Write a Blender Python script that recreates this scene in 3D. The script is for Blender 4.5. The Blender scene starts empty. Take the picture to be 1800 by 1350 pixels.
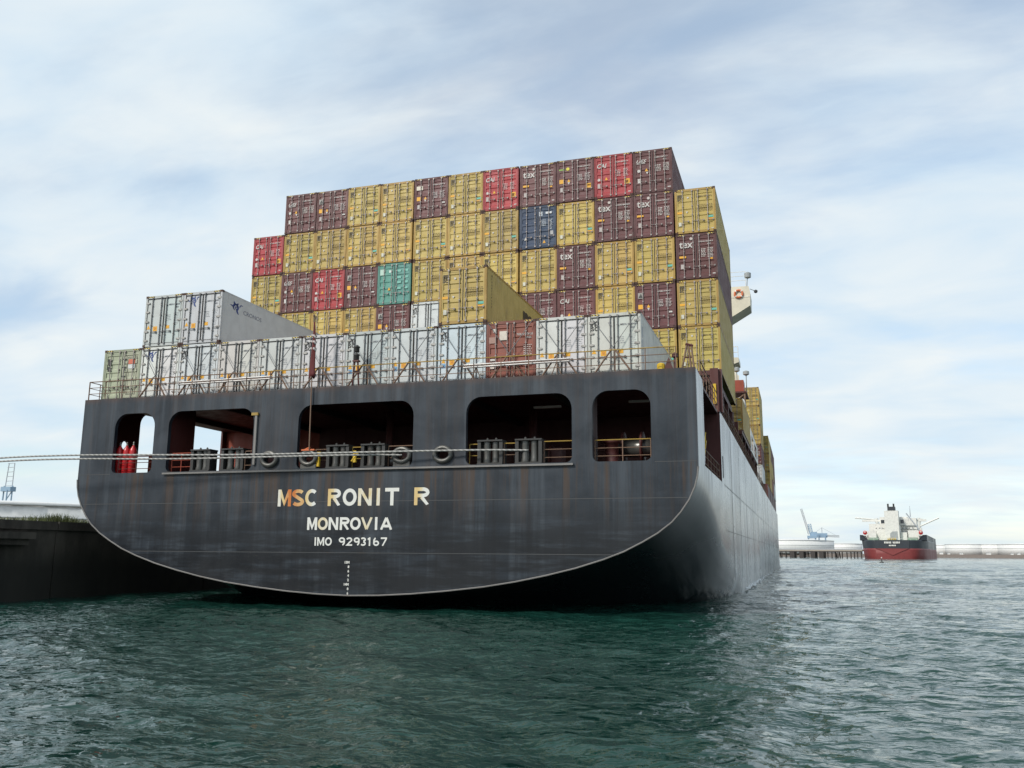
import bpy, math, random
import numpy as np
from mathutils import Vector, Matrix
from mathutils.geometry import tessellate_polygon
random.seed(7); rng = np.random.default_rng(7)
S = bpy.context.scene
COL = S.collection

# ------------------------------------------------------------------ camera
CAM = Vector((19.9791, -37.8131, 2.6)); YAW, PITCH, ROLL = 0.3093, 0.1874, 0.0074
fw = Vector((-math.sin(YAW)*math.cos(PITCH), math.cos(YAW)*math.cos(PITCH), math.sin(PITCH)))
rt = Vector((math.cos(YAW), math.sin(YAW), 0)); up = rt.cross(fw)
r2 = rt*math.cos(ROLL)+up*math.sin(ROLL); u2 = -rt*math.sin(ROLL)+up*math.cos(ROLL)
cd = bpy.data.cameras.new('camera'); cam = bpy.data.objects.new('camera', cd); COL.objects.link(cam)
M = Matrix((r2, u2, -fw)).transposed().to_4x4(); M.translation = CAM
cam.matrix_world = M
cd.sensor_width = 36; cd.lens = 31.23; cd.clip_start = 0.1; cd.clip_end = 20000
S.camera = cam

# ------------------------------------------------------------------ light
SUN = Vector((-0.42, -0.72, 0.66)).normalized()
SUN_STRENGTH, SUN_ANGLE = 2.6, 9.0
SKY_STRENGTH = 0.15
ld = bpy.data.lights.new('sun', 'SUN'); ld.energy = SUN_STRENGTH; ld.angle = math.radians(SUN_ANGLE); ld.color = (1, .95, .87)
lo = bpy.data.objects.new('sun', ld); COL.objects.link(lo); lo.location = (-60, -60, 90)
lo.rotation_euler = (-SUN).to_track_quat('-Z', 'Y').to_euler()
W = bpy.data.worlds.new('World'); S.world = W; W.use_nodes = True
nt = W.node_tree; N = nt.nodes; L = nt.links; N.clear()
def wn(t, **k):
    n = N.new(t)
    for a, b in k.items(): setattr(n, a, b)
    return n
def wmath(op, a, b=None, c=None, clamp=False):
    n = wn('ShaderNodeMath', operation=op, use_clamp=clamp)
    for i, v in enumerate((a, b, c)):
        if v is None: continue
        if isinstance(v, (int, float)): n.inputs[i].default_value = v
        else: L.new(v, n.inputs[i])
    return n.outputs[0]
sky = wn('ShaderNodeTexSky', sky_type='NISHITA', sun_disc=False)
sky.sun_elevation = math.asin(SUN.z); sky.sun_rotation = math.atan2(SUN.x, SUN.y)
sky.air_density = 1.0; sky.dust_density = .7; sky.ozone_density = 0.3
tc = wn('ShaderNodeTexCoord'); sp = wn('ShaderNodeSeparateXYZ'); L.new(tc.outputs['Generated'], sp.inputs[0])
zz = wmath('ADD', wmath('MAXIMUM', sp.outputs[2], 0.0), 0.22)
cx = wmath('DIVIDE', sp.outputs[0], zz); cy = wmath('DIVIDE', sp.outputs[1], zz)
cv = wn('ShaderNodeCombineXYZ'); L.new(cx, cv.inputs[0]); L.new(cy, cv.inputs[1])
def cloud(scale, rot, sc, off, detail, rough, dist):
    mp = wn('ShaderNodeMapping'); mp.inputs['Rotation'].default_value = (0, 0, rot); mp.inputs['Scale'].default_value = sc; mp.inputs['Location'].default_value = off
    L.new(cv.outputs[0], mp.inputs[0])
    n = wn('ShaderNodeTexNoise'); L.new(mp.outputs[0], n.inputs['Vector'])
    n.inputs['Scale'].default_value = scale; n.inputs['Detail'].default_value = detail; n.inputs['Roughness'].default_value = rough; n.inputs['Distortion'].default_value = dist
    return n.outputs[0]
CLOUD_OFF = (-0.23, 0.23, 0)
c1 = cloud(.9, 0.5, (1.0, 1.5, 1), CLOUD_OFF, 4, .48, .3)
c2 = cloud(2.6, 0.35, (1.0, 1.7, 1), (7, 2, 0), 6, .5, .35)
c3 = cloud(7.0, 0.42, (1.0, 2.6, 1), (1, 5, 0), 6, .6, .3)
cm = wmath('ADD', wmath('ADD', wmath('MULTIPLY', c1, .95), wmath('MULTIPLY', c2, .24)), wmath('MULTIPLY', c3, .12))
mr = wn('ShaderNodeMapRange', interpolation_type='SMOOTHSTEP'); L.new(cm, mr.inputs[0])
mr.inputs[1].default_value = .47; mr.inputs[2].default_value = .74; mr.inputs[3].default_value = .42; mr.inputs[4].default_value = .97
hz = wmath('POWER', wmath('SUBTRACT', 1.0, wmath('MAXIMUM', sp.outputs[2], 0.0)), 14.0)   # haze gathers at the horizon
fac = wmath('MAXIMUM', mr.outputs[0], wmath('MULTIPLY', hz, .93), clamp=True)
cr = wn('ShaderNodeMapRange'); L.new(c2, cr.inputs[0]); cr.inputs[1].default_value = .3; cr.inputs[2].default_value = .7
mc = wn('ShaderNodeMix', data_type='RGBA'); L.new(cr.outputs[0], mc.inputs[0])
mc.inputs[6].default_value = (.57, .70, .81, 1); mc.inputs[7].default_value = (.75, .80, .815, 1)
b1 = wn('ShaderNodeBackground'); L.new(sky.outputs[0], b1.inputs[0]); b1.inputs[1].default_value = SKY_STRENGTH
b2 = wn('ShaderNodeBackground'); L.new(mc.outputs[2], b2.inputs[0]); b2.inputs[1].default_value = 1.0
ms = wn('ShaderNodeMixShader'); L.new(fac, ms.inputs[0]); L.new(b1.outputs[0], ms.inputs[1]); L.new(b2.outputs[0], ms.inputs[2])
wo = wn('ShaderNodeOutputWorld'); L.new(ms.outputs[0], wo.inputs[0])
S.view_settings.view_transform = 'Standard'; S.view_settings.look = 'None'; S.view_settings.exposure = 0.2; S.view_settings.gamma = 1

# ------------------------------------------------------------------ materials
class MatB:
    def __init__(s, name):
        s.m = bpy.data.materials.new(name); s.m.use_nodes = True
        s.n = s.m.node_tree.nodes; s.l = s.m.node_tree.links
        s.b = s.n['Principled BSDF']
    def node(s, t, **k):
        n = s.n.new(t)
        for a, b in k.items(): setattr(n, a, b)
        return n
    def put(s, v, sock):
        if isinstance(v, (int, float, tuple)): sock.default_value = v
        else: s.l.new(v, sock)
    def math(s, op, a, b=None, clamp=False):
        n = s.node('ShaderNodeMath', operation=op, use_clamp=clamp); s.put(a, n.inputs[0])
        if b is not None: s.put(b, n.inputs[1])
        return n.outputs[0]
    def coord(s, sc=(1, 1, 1), which='Object', seed=True):
        t = s.node('ShaderNodeTexCoord'); mp = s.node('ShaderNodeMapping'); mp.inputs['Scale'].default_value = sc
        s.l.new(t.outputs[which], mp.inputs[0])
        if seed:
            oi = s.node('ShaderNodeObjectInfo'); cmb = s.node('ShaderNodeCombineXYZ')
            k = s.math('MULTIPLY', oi.outputs['Random'], 57.0)
            for i in range(3): s.l.new(k, cmb.inputs[i])
            s.l.new(cmb.outputs[0], mp.inputs['Location'])
        return mp.outputs[0]
    def noise(s, vec, scale=1, detail=4, rough=.55, dist=0):
        n = s.node('ShaderNodeTexNoise'); s.l.new(vec, n.inputs['Vector'])
        n.inputs['Scale'].default_value = scale; n.inputs['Detail'].default_value = detail; n.inputs['Roughness'].default_value = rough; n.inputs['Distortion'].default_value = dist
        return n.outputs[0]
    def ramp(s, v, a, b, lo=0, hi=1):
        n = s.node('ShaderNodeMapRange', interpolation_type='SMOOTHSTEP'); s.put(v, n.inputs[0])
        for i, x in enumerate((a, b, lo, hi)): n.inputs[i+1].default_value = x
        return n.outputs[0]
    def mix(s, f, a, b, mode='MIX'):
        n = s.node('ShaderNodeMix', data_type='RGBA', blend_type=mode); s.put(f, n.inputs[0])
        s.put(a if not (isinstance(a, tuple) and len(a) == 3) else (*a, 1), n.inputs[6])
        s.put(b if not (isinstance(b, tuple) and len(b) == 3) else (*b, 1), n.inputs[7])
        return n.outputs[2]
    def bump(s, h, strength=.2, dist=.02):
        n = s.node('ShaderNodeBump'); n.inputs['Strength'].default_value = strength; n.inputs['Distance'].default_value = dist
        s.l.new(h, n.inputs['Height']); s.l.new(n.outputs[0], s.b.inputs['Normal'])
    def fin(s, col, rough=.5, metal=0.0):
        s.put(col if not (isinstance(col, tuple) and len(col) == 3) else (*col, 1), s.b.inputs['Base Color'])
        s.put(rough, s.b.inputs['Roughness']); s.b.inputs['Metallic'].default_value = metal
        return s.m
def paint(name, col, rough=.5, dirt=(.10, .055, .03), amount=.35, streak=(1.5, 1.5, .25), metal=0.0):
    b = MatB(name); v = b.coord(streak); n = b.noise(v, 1.6, 5, .62)
    v2 = b.coord((1, 1, 1)); n2 = b.noise(v2, .8, 3)
    c = b.mix(b.ramp(n2, .35, .7, 0, .35), col, tuple(x*.62 for x in col))
    c = b.mix(b.ramp(n, .55, .8, 0, amount), c, dirt)
    return b.fin(c, b.ramp(n, .3, .7, rough-.08, min(1, rough+.15)), metal)

# one container paint: the colour itself sits on each object
def container_paint(name, dirt_amt, rough):
    b = MatB(name); oi = b.node('ShaderNodeObjectInfo'); base = oi.outputs['Color']
    v = b.coord((2.2, 2.2, .35)); st = b.noise(v, 1.5, 6, .65)
    v2 = b.coord((1, 1, 1)); bl = b.noise(v2, 1.3, 4, .6); fine = b.noise(v2, 9, 3, .6)
    c = b.mix(b.ramp(bl, .3, .72, 0, .28), base, b.mix(.55, base, (.20, .16, .12), 'MULTIPLY'))
    c = b.mix(b.ramp(bl, .62, .80, 0, .22), c, (.42, .40, .36))
    c = b.mix(b.ramp(st, .58, .80, 0, dirt_amt), c, (.075, .035, .018))
    c = b.mix(b.ramp(fine, .68, .78, 0, dirt_amt*.8), c, (.06, .028, .015))
    return b.fin(c, b.ramp(bl, .3, .7, rough, rough+.2))
m_cont = container_paint('container_paint', .45, .42)
m_reef = container_paint('reefer_paint', .42, .40)
m_fr = container_paint('container_frame_paint', .85, .5)
b = MatB('decal'); oi = b.node('ShaderNodeObjectInfo'); v = b.coord(); n = b.noise(v, 6, 4)
m_decal = b.fin(b.mix(b.ramp(n, .5, .75, 0, .35), oi.outputs['Color'], (.12, .08, .05)), .55)
b = MatB('hazard_stripes'); t = b.node('ShaderNodeTexCoord'); w = b.node('ShaderNodeTexWave', wave_type='BANDS', bands_direction='DIAGONAL')
w.inputs['Scale'].default_value = 4.2; b.l.new(t.outputs['Object'], w.inputs[0])
m_haz = b.fin(b.mix(b.ramp(w.outputs[1], .48, .52), (.02, .018, .016), (.62, .45, .06)), .5)
m_cast = paint('rusty_casting', (.06, .028, .02), .7, amount=.5)
m_bar = paint('galvanised_bar', (.30, .265, .25), .45, dirt=(.12, .06, .035), amount=.6, metal=.3)
m_rbar = paint('reefer_bar', (.16, .16, .16), .45, dirt=(.10, .055, .03), amount=.5, metal=.4)
m_gask = paint('rubber_gasket', (.018, .017, .016), .7, amount=.2)
m_hinge = paint('hinge_steel', (.36, .345, .32), .5, amount=.5, metal=.2)

# hull paint: faded black-blue, streaked downwards, rust below the fittings
b = MatB('hull_paint')
vs = b.coord((1.1, .18, .05), seed=False); st = b.noise(vs, 1.3, 8, .68)
vs2 = b.coord((2.6, .5, .10), seed=False); st2 = b.noise(vs2, 1.0, 6, .7)
vb = b.coord((.35, .3, .4), seed=False); bl = b.noise(vb, 1.0, 6, .62, .4)
vh = b.coord((.25, .1, 2.2), seed=False); hb = b.noise(vh, .9, 5, .65)
c = b.mix(b.ramp(bl, .3, .7), (.013, .018, .025), (.033, .042, .054))
c = b.mix(b.ramp(st, .46, .64, 0, .75), c, (.056, .068, .082))
c = b.mix(b.ramp(st2, .50, .70, 0, .7), c, (.012, .012, .014))
tcz = b.node('ShaderNodeTexCoord'); spz = b.node('ShaderNodeSeparateXYZ'); b.l.new(tcz.outputs['Object'], spz.inputs[0])
zlow = b.ramp(spz.outputs[2], 2.4, 6.2, 1, 0)
c = b.mix(b.math('MULTIPLY', b.ramp(hb, .32, .56), b.math('MULTIPLY', zlow, .9)), c, (.006, .007, .009))  # dark water mirrored low on the stern, put into the colour in bands
vr = b.coord((1.9, .4, .07), seed=False); rs = b.noise(vr, 1.15, 7, .7)
rz = b.math('MULTIPLY', b.ramp(spz.outputs[2], 3.2, 6.3), b.ramp(spz.outputs[2], 6.3, 6.6, 1, .25))
c = b.mix(b.math('MULTIPLY', b.ramp(rs, .48, .62, 0, .9), rz), c, (.058, .037, .025))
ztop = b.ramp(spz.outputs[2], 10.1, 10.5)
c = b.mix(b.math('MULTIPLY', ztop, b.ramp(st, .35, .65, .1, .75)), c, (.085, .045, .030))
sc = b.noise(b.coord((5, 1, 1.6), seed=False), 1.0, 4, .7)
c = b.mix(b.ramp(sc, .735, .76, 0, .5), c, (.16, .165, .17))
pl = b.noise(vb, 4.0, 5, .6)
fr_ = b.math('SINE', b.math('MULTIPLY', spz.outputs[0], 7.4)); fz_ = b.math('SINE', b.math('MULTIPLY', spz.outputs[2], 2.56))
hh = b.math('ADD', b.math('MULTIPLY', pl, .6), b.math('MULTIPLY', b.math('MULTIPLY', fr_, fz_), .10))
b.bump(hh, .22, .05); b.b.inputs['Specular IOR Level'].default_value = .35
m_hull = b.fin(c, b.ramp(bl, .3, .75, .36, .55))
b = MatB('hull_side_paint')
vs = b.coord((.2, .55, .05), seed=False); st = b.noise(vs, 1.1, 8, .7)
vs2 = b.coord((.3, 1.3, .07), seed=False); st2 = b.noise(vs2, 1.0, 7, .72)
vb = b.coord((.3, .12, .35), seed=False); bl = b.noise(vb, 1.0, 6, .62, .4)
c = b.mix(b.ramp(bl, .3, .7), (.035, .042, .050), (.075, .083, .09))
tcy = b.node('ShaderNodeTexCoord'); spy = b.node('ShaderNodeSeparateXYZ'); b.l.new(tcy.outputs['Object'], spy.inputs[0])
wear_vs_shade = b.math('MAXIMUM', b.ramp(b.math('ADD', spy.outputs[1], b.math('MULTIPLY', bl, 14.0)), 19, 34), b.ramp(spy.outputs[2], 4.7, 6.3))
c = b.mix(b.math('SUBTRACT', 1.0, wear_vs_shade), c, (.018, .021, .026))  # dark reflections under the stern quarter put into the colour, chalk kept off
c = b.mix(b.math('MULTIPLY', wear_vs_shade, b.ramp(st, .36, .60, .15, .92)), c, (.47, .49, .50))
c = b.mix(b.math('MULTIPLY', wear_vs_shade, b.ramp(st2, .54, .74, 0, .75)), c, (.022, .022, .024))
b.bump(b.noise(b.coord((1, .35, .6), seed=False), 1.2, 4), .06, .05)
m_side = b.fin(c, b.math('ADD', b.ramp(bl, .3, .75, .24, .32), b.math('MULTIPLY', wear_vs_shade, b.ramp(st2, .5, .75, 0, .2))))
m_edge = paint('edge_steel', (.20, .19, .18), .5, amount=.5)
m_weld = paint('weld_line', (.060, .062, .064), .5, amount=.4)
m_maroon = paint('maroon_deck_paint', (.080, .019, .016), .55, dirt=(.035, .014, .010), amount=.5)
m_red = paint('oxide_red', (.30, .055, .028), .55, amount=.5)
m_black = paint('black_steel', (.030, .030, .029), .5, dirt=(.08, .045, .03), amount=.5)
m_roller = paint('worn_roller', (.11, .108, .10), .38, dirt=(.05, .03, .02), amount=.5, metal=.5)
m_rail = paint('rusty_rail', (.19, .115, .075), .6, dirt=(.06, .025, .015), amount=.7)
m_yrail = paint('yellow_rail', (.34, .22, .045), .5, dirt=(.13, .06, .02), amount=.75)
m_yel = paint('safety_yellow', (.62, .40, .02), .5, amount=.4)
m_orange = paint('safety_orange', (.60, .15, .05), .5, amount=.25)
m_alu = paint('aluminium_pole', (.42, .41, .40), .4, amount=.4, metal=.5)
m_white = paint('ship_white', (.72, .71, .66), .45, dirt=(.25, .16, .09), amount=.22)
m_cream = paint('cream_paint', (.66, .61, .48), .45, dirt=(.25, .16, .09), amount=.25)
m_glass = paint('dark_glass', (.02, .028, .034), .12, amount=0)
m_gasred = paint('cylinder_red', (.50, .018, .022), .32, dirt=(.12, .02, .02), amount=.3)
m_brass = paint('valve_brass', (.35, .33, .30), .4, metal=.7)
m_deckdark = paint('deck_underside', (.030, .022, .020), .7, amount=.3)
m_tarp = paint('flag_cloth', (.12, .022, .022), .8, dirt=(.05, .02, .02), amount=.4)
m_flagw = paint('flag_white', (.55, .50, .48), .8, amount=.4)
def letter_mat(name, lo, hi, white=(.66, .66, .62)):
    b = MatB(name); t = b.node('ShaderNodeTexCoord'); s_ = b.node('ShaderNodeSeparateXYZ'); b.l.new(t.outputs['Generated'], s_.inputs[0])
    g = b.ramp(s_.outputs[0], 0, 1, lo, hi)
    n = b.noise(b.coord((2.5, 1, .9)), 1.5, 5, .65)
    f = b.math('ADD', g, b.math('MULTIPLY', b.math('SUBTRACT', n, .5), .8), clamp=True)
    c = b.mix(b.ramp(f, .05, .5), white, (.62, .48, .22)); c = b.mix(b.ramp(f, .45, .9), c, (.50, .15, .025))
    return b.fin(c, .6)
lm = {'clean': letter_mat('name_paint_clean', .02, .04), 'left': letter_mat('name_paint_rust_left', .85, .1), 'right': letter_mat('name_paint_rust_right', .2, .95),
      'soft': letter_mat('name_paint_rust_edge', .5, .02), 'full': letter_mat('name_paint_rusty', .85, .6), 'cream': letter_mat('name_paint_cream', .3, .25)}
m_rope = MatB('mooring_rope'); v = m_rope.coord((1, 1, 1), seed=False); w = m_rope.node('ShaderNodeTexWave', wave_type='BANDS', bands_direction='DIAGONAL'); m_rope.l.new(v, w.inputs[0]); w.inputs['Scale'].default_value = 2.2; w.inputs['Distortion'].default_value = 1
m_rope.bump(w.outputs[1], .8, .02)
m_rope = m_rope.fin(m_rope.mix(w.outputs[1], (.24, .235, .22), (.42, .41, .385)), .85)

# water
b = MatB('harbour_water')
v = b.coord((1, 1.35, 1), seed=False)
n1 = b.noise(v, .9, 2, .5, .6); n2 = b.noise(v, 2.8, 2, .5, .5); n3 = b.noise(v, 8, 2, .5, .3)
h = b.math('ADD', b.math('ADD', b.math('MULTIPLY', n1, .62), b.math('MULTIPLY', n2, .26)), b.math('MULTIPLY', n3, .05))
bn_ = b.node('ShaderNodeBump'); bn_.inputs['Strength'].default_value = 1.0; bn_.inputs['Distance'].default_value = .30; b.l.new(h, bn_.inputs['Height'])
def slopes(vec, scale, det, amt):    # small wave facets that stay choppy at any distance
    n_ = b.node('ShaderNodeTexNoise'); b.l.new(vec, n_.inputs['Vector']); n_.inputs['Scale'].default_value = scale; n_.inputs['Detail'].default_value = det; n_.inputs['Roughness'].default_value = .5
    a_ = b.node('ShaderNodeVectorMath', operation='SUBTRACT'); b.l.new(n_.outputs['Color'], a_.inputs[0]); a_.inputs[1].default_value = (.5, .5, .5)
    m_ = b.node('ShaderNodeVectorMath', operation='MULTIPLY'); b.l.new(a_.outputs[0], m_.inputs[0]); m_.inputs[1].default_value = (amt, amt, 0)
    return m_.outputs[0]
s1 = slopes(v, 1.5, 2, .62); s2 = slopes(v, 5.0, 2, .50)
ad = b.node('ShaderNodeVectorMath', operation='ADD'); b.l.new(s1, ad.inputs[0]); b.l.new(s2, ad.inputs[1])
ad2 = b.node('ShaderNodeVectorMath', operation='ADD'); b.l.new(ad.outputs[0], ad2.inputs[0]); b.l.new(bn_.outputs[0], ad2.inputs[1])
nm = b.node('ShaderNodeVectorMath', operation='NORMALIZE'); b.l.new(ad2.outputs[0], nm.inputs[0]); b.l.new(nm.outputs[0], b.b.inputs['Normal'])
big = b.noise(b.coord((.05, .05, 1), seed=False), 1, 3)
c = b.mix(b.ramp(big, .3, .7), (.006, .033, .026), (.010, .045, .034))
b.b.inputs['IOR'].default_value = 1.333
m_water = b.fin(c, .05)
# land
b = MatB('quay_concrete'); n = b.noise(b.coord((.6, .6, .25), seed=False), 1, 7, .65)
tz = b.node('ShaderNodeTexCoord'); sz = b.node('ShaderNodeSeparateXYZ'); b.l.new(tz.outputs['Object'], sz.inputs[0])
c = b.mix(b.ramp(n, .3, .7), (.036, .031, .026), (.11, .098, .08))
c = b.mix(b.ramp(sz.outputs[2], 1.4, 3.2, .85, 0), c, (.014, .015, .012))
b.bump(n, .4, .1); m_quay = b.fin(c, .8)
m_ground = paint('port_ground', (.16, .14, .10), .95, dirt=(.10, .12, .05), amount=.6, streak=(.05, .05, 1))
m_bank = paint('rubble_bank', (.17, .14, .12), .95, dirt=(.07, .06, .05), amount=.6, streak=(.2, .2, .6))
b = MatB('grass'); n = b.noise(b.coord((1, 1, 1)), 3, 2); m_grass = b.fin(b.mix(n, (.05, .075, .02), (.13, .14, .045)), .8)
m_tankw = paint('tank_white', (.74, .74, .72), .5, dirt=(.5, .48, .44), amount=.12, streak=(.01, .01, .02))
m_tankg = paint('tank_rim_grey', (.34, .36, .36), .5, amount=.2)
m_blue = paint('crane_blue', (.26, .38, .50), .5, amount=.1)  # blue kept pale: distance haze is put into the colour
m_cgrey = paint('crane_grey', (.42, .45, .48), .5, amount=.1)  # far steel grey, lightened for haze in the colour itself
m_pile = paint('dark_pile', (.055, .048, .045), .8, amount=.3)
m_jdeck = paint('jetty_deck', (.36, .32, .27), .8, amount=.3)
m_thull = paint('tanker_black', (.030, .036, .045), .4, amount=.15, streak=(.05, .05, .02))
m_tred = paint('tanker_red', (.21, .035, .034), .5, dirt=(.15, .03, .03), amount=.3, streak=(.05, .05, .02))
m_tgreen = paint('tanker_deck_green', (.20, .30, .22), .6, amount=.2)
b = MatB('foam'); m_foam = b.fin((.75, .78, .78), .8)

# ------------------------------------------------------------------ mesh helpers
class MB:
    def __init__(s): s.v = []; s.f = []
    def add(s, v, f):
        o = len(s.v); s.v += [tuple(p) for p in v]; s.f += [tuple(i+o for i in q) for q in f]; return s
    def box(s, a, c):
        (x0, y0, z0), (x1, y1, z1) = a, c
        return s.add([(x0,y0,z0),(x1,y0,z0),(x1,y1,z0),(x0,y1,z0),(x0,y0,z1),(x1,y0,z1),(x1,y1,z1),(x0,y1,z1)],
                     [(0,3,2,1),(4,5,6,7),(0,1,5,4),(1,2,6,5),(2,3,7,6),(3,0,4,7)])
    def bar(s, p, q, r, n=6, r1=None):
        p, q = Vector(p), Vector(q); d = (q-p).normalized(); a = d.orthogonal().normalized(); c = d.cross(a); r1 = r if r1 is None else r1
        v = []
        for o, R in ((p, r), (q, r1)):
            for k in range(n):
                t = 2*math.pi*k/n; v.append(o+a*R*math.cos(t)+c*R*math.sin(t))
        return s.add(v, [(k, (k+1) % n, n+(k+1) % n, n+k) for k in range(n)]+[tuple(range(n))[::-1], tuple(range(n, 2*n))])
    def path(s, pts, r, n=8, closed=False):
        pts = [Vector(p) for p in pts]; m = len(pts); v = []; ref = None
        for i, p in enumerate(pts):
            a = pts[i-1] if (i > 0 or closed) else p; c = pts[(i+1) % m] if (i < m-1 or closed) else p
            d = (c-a).normalized()
            if ref is None: ref = d.orthogonal().normalized()
            ref = (ref-d*ref.dot(d)).normalized(); e = d.cross(ref)
            R = r(i/(m-1)) if callable(r) else r
            for k in range(n):
                t = 2*math.pi*k/n; v.append(p+ref*R*math.cos(t)+e*R*math.sin(t))
        f = []
        for i in range(m if closed else m-1):
            j = (i+1) % m
            for k in range(n): f.append((i*n+k, i*n+(k+1) % n, j*n+(k+1) % n, j*n+k))
        if not closed: f += [tuple(range(n))[::-1], tuple((m-1)*n+k for k in range(n))]
        return s.add(v, f)
    def lathe(s, o, prof, n=16):           # prof: (radius, z)
        o = Vector(o); v = []
        for R, z in prof:
            for k in range(n):
                t = 2*math.pi*k/n; v.append((o.x+R*math.cos(t), o.y+R*math.sin(t), o.z+z))
        f = []
        for i in range(len(prof)-1):
            for k in range(n): f.append((i*n+k, i*n+(k+1) % n, (i+1)*n+(k+1) % n, (i+1)*n+k))
        f += [tuple(range(n))[::-1], tuple((len(prof)-1)*n+k for k in range(n))]
        return s.add(v, f)
    def plate(s, outer, holes, t, mp):     # flat plate with holes; mp(a, b, depth) places a 2-D point
        loops = [outer]+holes; flat = [p for l in loops for p in l]
        tri = tessellate_polygon([[Vector((a, c, 0)) for a, c in l] for l in loops]); n = len(flat)
        v = [mp(a, c, 0) for a, c in flat]+[mp(a, c, t) for a, c in flat]
        f = [tuple(q) for q in tri]+[tuple(i+n for i in q[::-1]) for q in tri]; o = 0
        for l in loops:
            m = len(l); f += [(o+i, o+(i+1) % m, n+o+(i+1) % m, n+o+i) for i in range(m)]; o += m
        return s.add(v, f)
    def mesh(s, name, mat, smooth=False):
        me = bpy.data.meshes.new(name); me.from_pydata(s.v, [], s.f); me.update()
        import bmesh
        bm = bmesh.new(); bm.from_mesh(me); bmesh.ops.recalc_face_normals(bm, faces=bm.faces); bm.to_mesh(me); bm.free()
        if mat: me.materials.append(mat)
        if smooth:
            for p in me.polygons: p.use_smooth = True
        return me
    def build(s, name, mat, parent=None, smooth=False): return link(name, s.mesh(name, mat, smooth), parent)
def link(name, data, parent=None, loc=None, color=None):
    o = bpy.data.objects.new(name, data); COL.objects.link(o)
    if parent is not None: o.parent = parent
    if loc is not None: o.location = loc
    if color is not None: o.color = (*color, 1)
    return o
def tag(o, label, cat, group=None):
    o['label'] = label; o['category'] = cat
    if group: o['group'] = group
    return o
def thing(name, label, cat, loc=(0, 0, 0), group=None, rz=0):
    o = link(name, None, None, loc); o.rotation_euler = (0, 0, rz); o.empty_display_size = .3
    return tag(o, label, cat, group)
def struct(o): o['kind'] = 'structure'; return o
def rrect(x0, x1, z0, z1, rt_, rb, n=7):  # rounded rectangle, top radius rt_, bottom rb
    pts = []
    for cx_, cz_, r, a0 in ((x1-rb, z0+rb, rb, -90), (x1-rt_, z1-rt_, rt_, 0), (x0+rt_, z1-rt_, rt_, 90), (x0+rb, z0+rb, rb, 180)):
        for k in range(n+1):
            a = math.radians(a0+90*k/n); pts.append((cx_+r*math.cos(a), cz_+r*math.sin(a)))
    return pts
TXT = {}
def text_mesh(s, size, mat, bold=0.0, shear=0.0, sx=1.0, center=False, depth=.004):
    key = (s, size, mat.name, bold, shear, sx, center)
    if key in TXT: return TXT[key]
    cu = bpy.data.curves.new('lettering', 'FONT'); cu.body = s; cu.size = size; cu.shear = shear; cu.offset = bold; cu.extrude = depth; cu.resolution_u = 3
    if center: cu.align_x = 'CENTER'
    o = bpy.data.objects.new('lettering', cu); COL.objects.link(o)
    bpy.context.view_layer.update()
    me = bpy.data.meshes.new_from_object(o.evaluated_get(bpy.context.evaluated_depsgraph_get()))
    bpy.data.objects.remove(o); bpy.data.curves.remove(cu)
    for vtx in me.vertices:                # stand the text up in the x-z plane, facing -y
        x, y, z = vtx.co; vtx.co = (x*sx, -z, y)
    me.materials.clear(); me.materials.append(mat); me.name = 'lettering'
    TXT[key] = me
    return me

# ------------------------------------------------------------------ water
def axis(core0, core1, step, lo, hi, grow=1.09):
    a = list(np.arange(core0, core1+1e-6, step)); d = step
    while a[-1] < hi: d *= grow; a.append(a[-1]+d)
    d = step; l = []; x = core0
    while x > lo: d *= grow; x -= d; l.append(x)
    return np.array(l[::-1]+a)
xs = axis(-9, 33, .13, -6000, 6000, 1.035); ys = axis(-29, -12, .13, -400, 9000, 1.012)
XX, YY = np.meshgrid(xs, ys); gx = np.gradient(xs)[None, :]; gy = np.gradient(ys)[:, None]
H = np.zeros_like(XX)
open_w = np.clip((np.hypot(XX-14, YY+20)-28)/70, 0, 1)        # the fairway is choppier than the basin beside the quay
def wave(lam, th, amp, mask=1):
    global H
    k = 2*math.pi/lam; c_, s_ = math.cos(th), math.sin(th)
    cell = np.maximum(gx*abs(c_), gy*abs(s_)); att = np.clip(lam/(3.2*cell)-.5, 0, 1)
    ph = k*(XX*c_+YY*s_)+rng.uniform(0, 6.28)
    H += mask*att*amp*(np.sin(ph)+.25*np.sin(2*ph+1.2))
for i in range(100):
    lam = float(np.exp(rng.uniform(np.log(.45), np.log(5.5))))
    wave(lam, math.radians(250)+rng.normal(0, .75), .0042*lam**.62*rng.uniform(.4, 1.2))
for i in range(46):
    lam = float(np.exp(rng.uniform(np.log(2.0), np.log(26))))
    wave(lam, math.radians(262)+rng.normal(0, .35), .026*lam/6.28*rng.uniform(.5, 1.2)*(1 if lam < 10 else .7), open_w)
nx, ny = len(xs), len(ys); idx = np.arange(nx*ny).reshape(ny, nx)
me = bpy.data.meshes.new('water')
F = np.stack([idx[:-1, :-1], idx[:-1, 1:], idx[1:, 1:], idx[1:, :-1]], -1).reshape(-1, 4)
me.from_pydata(np.stack([XX, YY, H], -1).reshape(-1, 3).tolist(), [], F.tolist()); me.materials.append(m_water)
me.polygons.foreach_set('use_smooth', np.ones(len(F), bool))
struct(link('water', me))

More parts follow.
